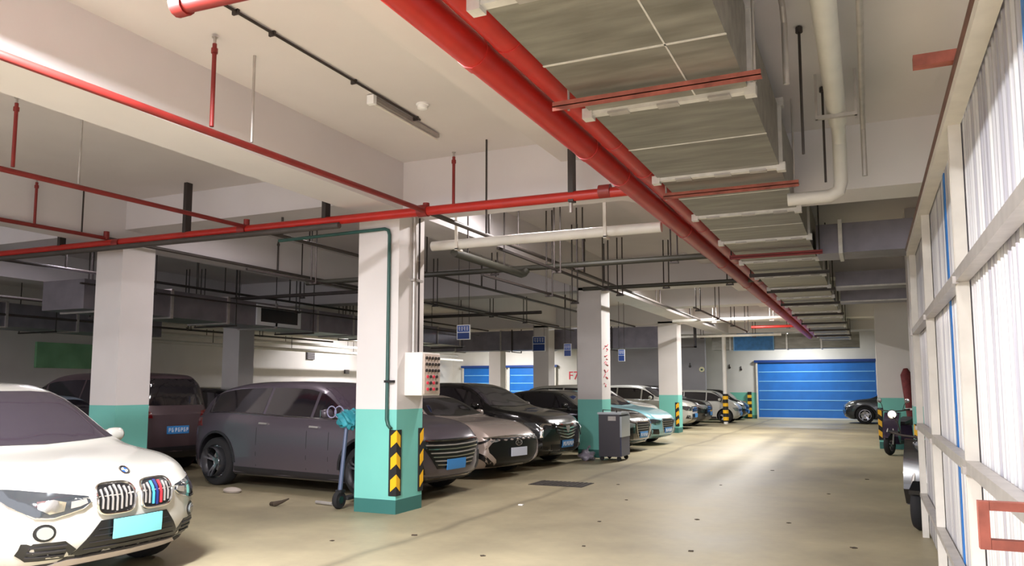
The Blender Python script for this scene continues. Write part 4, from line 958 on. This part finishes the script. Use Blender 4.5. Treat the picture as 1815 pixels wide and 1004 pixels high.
def f_plain(r, P, dec, bvh, paint, plate, lens):
    H = P['H']
    dec('grille', [(-.4, H*.36), (.4, H*.36), (.44, H*.42), (-.44, H*.42)], '+x', GRILLEB, off=.006, cut=4)
    for s_ in (-1, 1): dec('headlamp', [(s_*u, v*H) for u, v in [(.46, .42), (.50, .36), (.66, .37), (.70, .46), (.60, .47)]][::s_], '+x', lens, off=.01)
    plate_front(dec, r, H*.27, plate, off=.03)
FR = dict(bmw=f_bmw, changan=f_changan, hyundai=f_hyundai, cadillac=f_cadillac, audi=f_audi, suv=f_suv, plain=f_plain)
WHITE = mat('white_car_paint', '#aeaba3', .26, coat=.6)
DGREY = mat('dark_grey_car_paint', '#5a525c', .32, .35, coat=.7)
BROWN = mat('brown_grey_car_paint', '#5c4c50', .32, .3, coat=.6)
BLK = mat('black_car_paint', '#171618', .18, .1, coat=1)
PEARL = mat('pearl_car_paint', '#c3b4ac', .25, .25, coat=.8)
LIGHTBLUE = mat('light_blue_car_paint', '#86b8c2', .28, .3, coat=.8)
SILVB = mat('silver_blue_car_paint', '#9fb3c8', .3, .4, coat=.7)
SMOKE = mat('smoky_windscreen', '#4c4650', .10, coat=1)

car('white_suv', 'suv', 'white SUV nose-out at lower left with twin kidney grille and turquoise plate', (-7.52, 4.5, 0), 0, WHITE, front='bmw', plate=PLG, wscreen=mat('dark_smoky_windscreen', '#37313a', .10, coat=1), L=4.44, W=1.83, H=1.6, hood=-.045, k2=.13, k4=.26)
car('grey_suv', 'suv', 'dark purple-grey SUV seen from the side behind the near pillar', (-7.8, 10.2, 0), radians(-7), DGREY, front='changan', plate=PLB, L=4.85, W=1.9, H=1.64, ra=.825, fa=.185, R=.375, rimm=RIM, wscreen=mat('violet_windscreen', '#4a3f4c', .1, coat=1))
car('pearl_sedan', 'sedan', 'pearl sedan with black grille, curved side trims and pale plate', (-7.85, 12.95, 0), radians(-13), PEARL, front='hyundai', plate=PLW, L=4.75, W=1.84, H=1.42)
car('black_suv', 'suv', 'glossy black SUV with chevron chrome grille beside the pearl sedan', (-7.85, 15.05, 0), radians(-9), BLK, front='cadillac', plate=PLB, L=4.8, W=1.9, H=1.64, wscreen=SMOKE)
car('black_sedan', 'sedan', 'black sedan with blue plate directly behind the grey wheeled cabinet', (-7.35, 19.0, 0), radians(-9), BLK, front='audi', plate=PLB, H=1.48, wscreen=GLASS)
car('light_blue_sedan', 'sedan', 'light blue sedan left of the third lane pillar', (-7.3, 21.4, 0), radians(-10), LIGHTBLUE, front='audi', plate=PLB, lens=LENSD)
car('white_roof_suv', 'suv', 'white SUV whose roof shows behind the light blue sedan', (-8.1, 23.5, 0), 0, WHITE, front='suv', plate=PLB)
car('distant_white_suv', 'suv', 'white SUV just right of the third lane pillar', (-8.15, 29.4, 0), 0, WHITE, front='suv', plate=PLB, lens=LENSD)
car('distant_black_suv', 'suv', 'black SUV between distant white SUV and the slender striped post', (-8.05, 31.9, 0), 0, BLK, front='suv', plate=PLB)
car('distant_white_hatchback', 'mini', 'small white car just right of the slender striped post', (-6.9, 35.2, 0), 0, WHITE, front='plain', plate=PLB, H=1.42, L=3.6)
car('dark_hatchback', 'mini', 'dark car farthest from the viewer, beside the small white car', (-7.0, 38.2, 0), 0, BLK, front='plain', plate=PLB, H=1.45, L=3.6)
car('crossing_suv', 'suv', 'dark blue-grey SUV poking out from the right in front of the end shutter', (1.15, 37.0, 0), pi, mat('blue_grey_car_paint', '#2d3238', .25, .3, coat=.9), front='suv', plate=PLB, H=1.55, L=4.4)
car('people_carrier', 'mpv', 'tall dark people carrier showing its tailgate and blue plate behind the left pillar', (-13.75, 10.7, 0), pi-radians(7), BROWN, front='suv', plate=PLB, H=1.82, L=4.9, W=1.86)
car('silver_hatchback', 'mini', 'silver-blue small car glimpsed between white SUV and left pillar', (-12.66, 8.6, 0), 0, SILVB, front='plain', plate=PLB, H=1.42, L=3.3)
car('background_hatchback', 'suv', 'dark car roof showing between people carrier and grey SUV', (-13.6, 12.92, 0), pi-radians(3), BLK, front='plain', H=1.55)
car('background_van', 'mpv', 'dark van behind the grey SUV, left of the near pillar', (-13.2, 15.2, 0), pi, BLK, front='plain', plate=PLB, H=1.68, L=4.8)
car('background_sedan', 'sedan', 'dark sedan parked in the second row beyond the black SUV', (-13.3, 19.0, 0), pi, DGREY, front='audi', plate=PLB)

# ------------------------------------------------------------------ wheeled cabinet beside pillar
CX, CY = -4.98, 16.25
r = thing('wheeled_cabinet', 'dark grey wheeled cabinet with silver lid standing against the second lane pillar', 'cabinet', (CX, CY, 0))
MB().prism([(CY-.32, .09), (CY+.32, .09), (CY+.32, .86), (CY+.2, .97), (CY-.32, .97)], CX-.26, CX+.2, 'x').build('case', GREYB, r)
MB().box(CX+.2, CX+.23, CY-.31, CY+.31, .1, .5).build('lower_panel', mat('navy_panel', '#3c3f58', .4), r)
MB().box(CX+.2, CX+.24, CY-.31, CY+.31, .5, .93).build('upper_panel', SILV, r)
MB().prism([(CY-.34, .97), (CY+.22, .97), (CY+.34, .87), (CY+.35, .90), (CY+.23, 1.01), (CY-.34, 1.01)], CX-.28, CX+.24, 'x').build('lid', SILV, r)
MB().box(CX-.05, CX+.12, CY-.335, CY-.32, .84, .93).build('label_plate', STEEL, r)
MB().tube([(CX-.2, CY-.2, 1.0), (CX-.2, CY-.2, 1.06), (CX+.1, CY-.2, 1.06), (CX+.1, CY-.2, 1.0)], .014).build('handle', ROD, r)
for dx in (-.21, .16):
    for dy in (-.26, .26):
        MB().lathe([(.001, -.02), (.045, -.02), (.05, 0), (.045, .02), (.001, .02)], (CX+dx, CY+dy, .05), 'y', 16).build('castor', BLACK, r)
b = MB(); N = 10
rr_ = thing('plastic_bag', 'crumpled grey plastic bag at the foot of wheeled cabinet', 'bag', (-5.45, 15.85, 0))
q = MB(); bmesh.ops.create_icosphere(q.bm, subdivisions=3, radius=.15)
for v in q.bm.verts:
    k = 1+.25*sin(v.co.x*31+v.co.y*17)*cos(v.co.z*27); v.co = Vector((v.co.x*1.2*k-5.47, v.co.y*k+15.85, max(0, v.co.z*.8*k+.10)))
q.build('bag_body', mat('bag_grey', '#8d8794', .35, noise=.3, nscale=10), rr_); MB().tube([(-5.47, 15.85, .2), (-5.45, 15.83, .27), (-5.40, 15.8, .3)], [.03, .015, .03], 8).build('bag_knot', mat('bag_grey', '#8d8794'), rr_)

# ------------------------------------------------------------------ scooters and motorcycles
def scooter(name, label, loc, rz, body_m, seat_m, cape=None, fat=1.0, group=None):
    r = thing(name, label, 'motorcycle', loc, group, rz); R = .24
    for x, nm_ in ((.62, 'front_wheel'), (-.58, 'rear_wheel')):
        t = MB().lathe([(R*.62, -.05), (R*.9, -.055), (R, -.02), (R, .02), (R*.9, .055), (R*.62, .05), (R*.6, 0), (R*.62, -.05)], (x, 0, R), 'y', 28, True).build(nm_, TYRE, r, world=False)
        b = MB().lathe([(.001, -.04), (.05, -.04), (.05, .04), (.001, .04)], (x, 0, R), 'y', 14)
        for k in range(6): a = k*pi/3; b.tube([(x+.04*cos(a), 0, R+.04*sin(a)), (x+R*.63*cos(a), 0, R+R*.63*sin(a))], .010, 6)
        b.build('rim', RIM, t, world=False)
    MB().tube([(.62, .07, R), (.55, .07, .5), (.44, .03, .82), (.40, 0, .96)], .02).tube([(.62, -.07, R), (.55, -.07, .5), (.44, -.03, .82), (.40, 0, .96)], .02).build('fork', STEEL, r, world=False)
    MB().prism([(.46, .25), (.56, .42), (.52, .72), (.40, .96), (.32, .96), (.40, .70), (.40, .30)], -.17, .17, 'y').build('leg_shield', body_m, r, world=False)
    MB().prism([(.44, .42), (.62, .52), (.84, .44), (.86, .40), (.62, .50), (.50, .40)], -.06, .06, 'y').build('front_mudguard', body_m, r, world=False)
    MB().prism([(.46, .24), (.46, .32), (-.05, .32), (-.15, .24)], -.16, .16, 'y').build('footboard', PLASTIC, r, world=False)
    MB().prism([(-.10, .26), (-.02, .66), (-.30, .70), (-.72, .76), (-.86, .66), (-.70, .46), (-.35, .30)], -.15*fat, .15*fat, 'y').build('rear_body', body_m, r, world=False)
    MB().prism([(.0, .67), (.02, .74), (-.30, .78), (-.62, .84), (-.72, .80), (-.70, .755), (-.30, .70)], -.14, .14, 'y').build('seat', seat_m, r, world=False)
    h = MB().tube([(.30, -.34, 1.03), (.38, -.2, 1.0), (.40, 0, .98), (.38, .2, 1.0), (.30, .34, 1.03)], .014).build('handlebar', ROD, r, world=False)
    for s_ in (-1, 1):
        MB().tube([(.29, s_*.36, 1.035), (.33, s_*.24, 1.02)], .02).build('grip', BLACK, h, world=False)
        m_ = MB().tube([(.34, s_*.22, 1.02), (.33, s_*.25, 1.14), (.31, s_*.30, 1.2)], .007, 6).build('mirror_stalk', ROD, r, world=False)
        MB().lathe([(.001, -.012), (.05, -.012), (.055, 0), (.045, .01), (.001, .012)], (.30, s_*.31, 1.23), 'x', 16).build('mirror', CHROME, m_, world=False)
    MB().lathe([(.001, .05), (.05, .04), (.075, 0), (.06, -.06)], (.47, 0, .90), 'x', 18).build('headlamp', LENSD, r, world=False)
    MB().box(-.93, -.90, -.09, .09, .42, .56).build('number_plate', PLW, r, world=False)
    MB().tube([(.08, .12, .26), (.05, .26, .02)], .012).build('side_stand', ROD, r, world=False)
    if cape:
        q = MB(); bmesh.ops.create_icosphere(q.bm, subdivisions=4, radius=1)
        for v in q.bm.verts:
            c = v.co; k = 1+.13*sin(c.x*9+c.z*5)+.09*sin(c.y*14+c.x*6)
            v.co = Vector((.40+c.x*.17*k, c.y*.30*k, .97+c.z*.13*k-.10*abs(c.y)**2*(c.z < 0)))
        o = q.build('rain_cape', cape, r, world=False); smooth(o)
    return r
KX, KY = -6.21, 8.32
r = thing('kick_scooter', 'upright kick scooter with teal cape bundled on its handlebars, leaning by the near pillar', 'scooter', (KX, KY, 0))
for y, nm_ in ((KY, 'front_wheel'), (KY+.50, 'rear_wheel')):
    t = MB().lathe([(.05, -.03), (.10, -.035), (.115, -.012), (.115, .012), (.10, .035), (.05, .03)], (KX, y, .115), 'x', 24).build(nm_, TYRE, r)
    MB().lathe([(.001, -.04), (.048, -.04), (.048, .04), (.001, .04)], (KX, y, .115), 'x', 16).build('hub', CHROME, t)
MB().box(KX-.07, KX+.07, KY+.10, KY+.44, .10, .14, .01).build('deck', BLACK, r)
st = MB().tube([(KX, KY, .12), (KX, KY+.02, .24), (KX, KY+.14, 1.12)], [.02, .03, .026], 14).build('stem', mat('blue_grey_tube', '#5d6780', .35, .2), r)
MB().box(KX-.045, KX+.045, KY-.02, KY+.07, .20, .24).build('front_mudguard', BLACK, r)
MB().tube([(KX-.26, KY+.17, 1.14), (KX-.1, KY+.14, 1.13), (KX+.1, KY+.14, 1.13), (KX+.26, KY+.17, 1.14)], .014).build('handlebar', ROD, r)
for d in (-.22, -.10): MB().tube([(KX+d+.07*cos(a), KY+.1, 1.22+.075*sin(a)) for a in [k*pi/8 for k in range(16)]], .008, 6, closed=True).build('cable_loop', mat('lilac_cable', '#8d8aa6', .4), r)
q = MB(); bmesh.ops.create_icosphere(q.bm, subdivisions=4, radius=1)
for v in q.bm.verts:
    c = v.co; k = 1+.16*sin(c.x*9+c.z*6)+.10*sin(c.y*13+c.x*7); v.co = Vector((KX+.05+c.x*.19*k, KY+.14+c.y*.11*k, 1.13+c.z*.12*k))
smooth(q.build('rain_cape', mat('teal_cape', '#2f8f9c', .6, noise=.4, nscale=8), r))
scooter('motorcycle', 'black motorcycle with chrome parts beyond the end of the corrugated screen', (.60, 10.35, 0), radians(-104), mat('gloss_black', '#17171a', .2, coat=1), BLACK, fat=1.3)
scooter('purple_scooter', 'shiny dark purple scooter parked against the pillar right of the end shutter', (.60, 20.55, 0), radians(-112), mat('gloss_purple', '#3a2f44', .18, .3, coat=1), mat('gloss_purple_seat', '#2a2430', .4), fat=1.8)
r = thing('rolled_banner', 'dark red rolled cloth leaning on the pillar right of the end shutter', 'roll', (.95, 21.5, 0))
MB().tube([(.98, 21.5, 0), (.93, 21.6, .8), (.84, 21.72, 1.85), (.83, 21.74, 2.0)], [.09, .12, .13, .05], 14).build('cloth', mat('dark_red_cloth', '#6e2a2c', .8, noise=.4, nscale=9), r)
MB().tube([(.915, 21.62, .98), (.912, 21.62, 1.03)], .135, 14).build('tie', SIGNW, r)

# ------------------------------------------------------------------ floor items
r = thing('floor_grate', 'dark rectangular drain grate in the floor before the black SUV', 'drain', (-4.6, 11.9, .001))
MB().box(-5.0, -4.1, 11.6, 12.2, .0, .006).build('frame', ROD, r)
b = MB()
for k in range(12): b.box(-4.97+k*.073, -4.93+k*.073, 11.63, 12.17, .006, .012)
b.build('grating', DARKP, r)
tag(MB().box(-4.26, -4.20, 9.55, 9.60, 0, .012).build('paper_scrap', SIGNW), 'small white scrap on the floor right of the near pillar', 'litter')
b = MB(); b.tube([(-7.2, 8.2, .02), (-7.1, 8.15, .03), (-7.02, 8.2, .06), (-6.98, 8.28, .09)], [.03, .035, .02, .008], 8); tag(b.build('bark_piece', LEAF), 'dark curled scrap on floor in front of the grey SUV', 'litter')
tag(MB().tube([(-6.75, 8.55, .025), (-6.45, 8.5, .025)], .022, 10).build('plastic_bottle', STEEL), 'flattened clear bottle on the floor by the grey SUV sill', 'litter')
q = MB(); bmesh.ops.create_icosphere(q.bm, subdivisions=2, radius=.1)
for v in q.bm.verts: v.co = Vector((v.co.x*1.6-8.6, v.co.y+8.95, max(0, v.co.z*.5+.03)))
tag(q.build('stone', mat('pale_stone', '#a59a90', .8)), 'pale stone lying in front of the grey SUV rear wheel', 'stone')
leafb = MB(); leafb.prism([(0, -.022), (.02, -.006), (.03, .012), (.012, .02), (0, .036), (-.014, .018), (-.028, .01), (-.018, -.008)], 0, .006, 'z')
leaf = leafb.build('fallen_leaf', LEAF); tag(leaf, 'dry dark leaf lying on the bare lane floor', 'leaf', 'dry leaves on the lane floor')
spots = [(-3.3, 6.6), (-2.6, 7.4), (-2.1, 6.1), (-1.6, 7.6), (-1.2, 6.4), (-.7, 7.2), (-.35, 6.6), (-2.9, 8.8), (-1.9, 9.4), (-.9, 9.6), (-.2, 8.4), (-3.6, 5.7), (-2.4, 5.4), (-1.4, 5.6), (-3.7, 12.2), (-2.2, 12.8), (-.6, 12.4), (-.1, 14.6), (-1.7, 15.4), (-4.4, 7.2), (-5.0, 6.6), (-3.1, 10.6)]
leaf.location = (spots[0][0], spots[0][1], 0)
for (x, y) in spots[1:]:
    c = leaf.copy(); c.location = (x, y, 0); c.rotation_euler = (0, 0, random.uniform(0, 6)); k = random.uniform(.7, 1.4); c.scale = (k, k, 1); COL.objects.link(c)
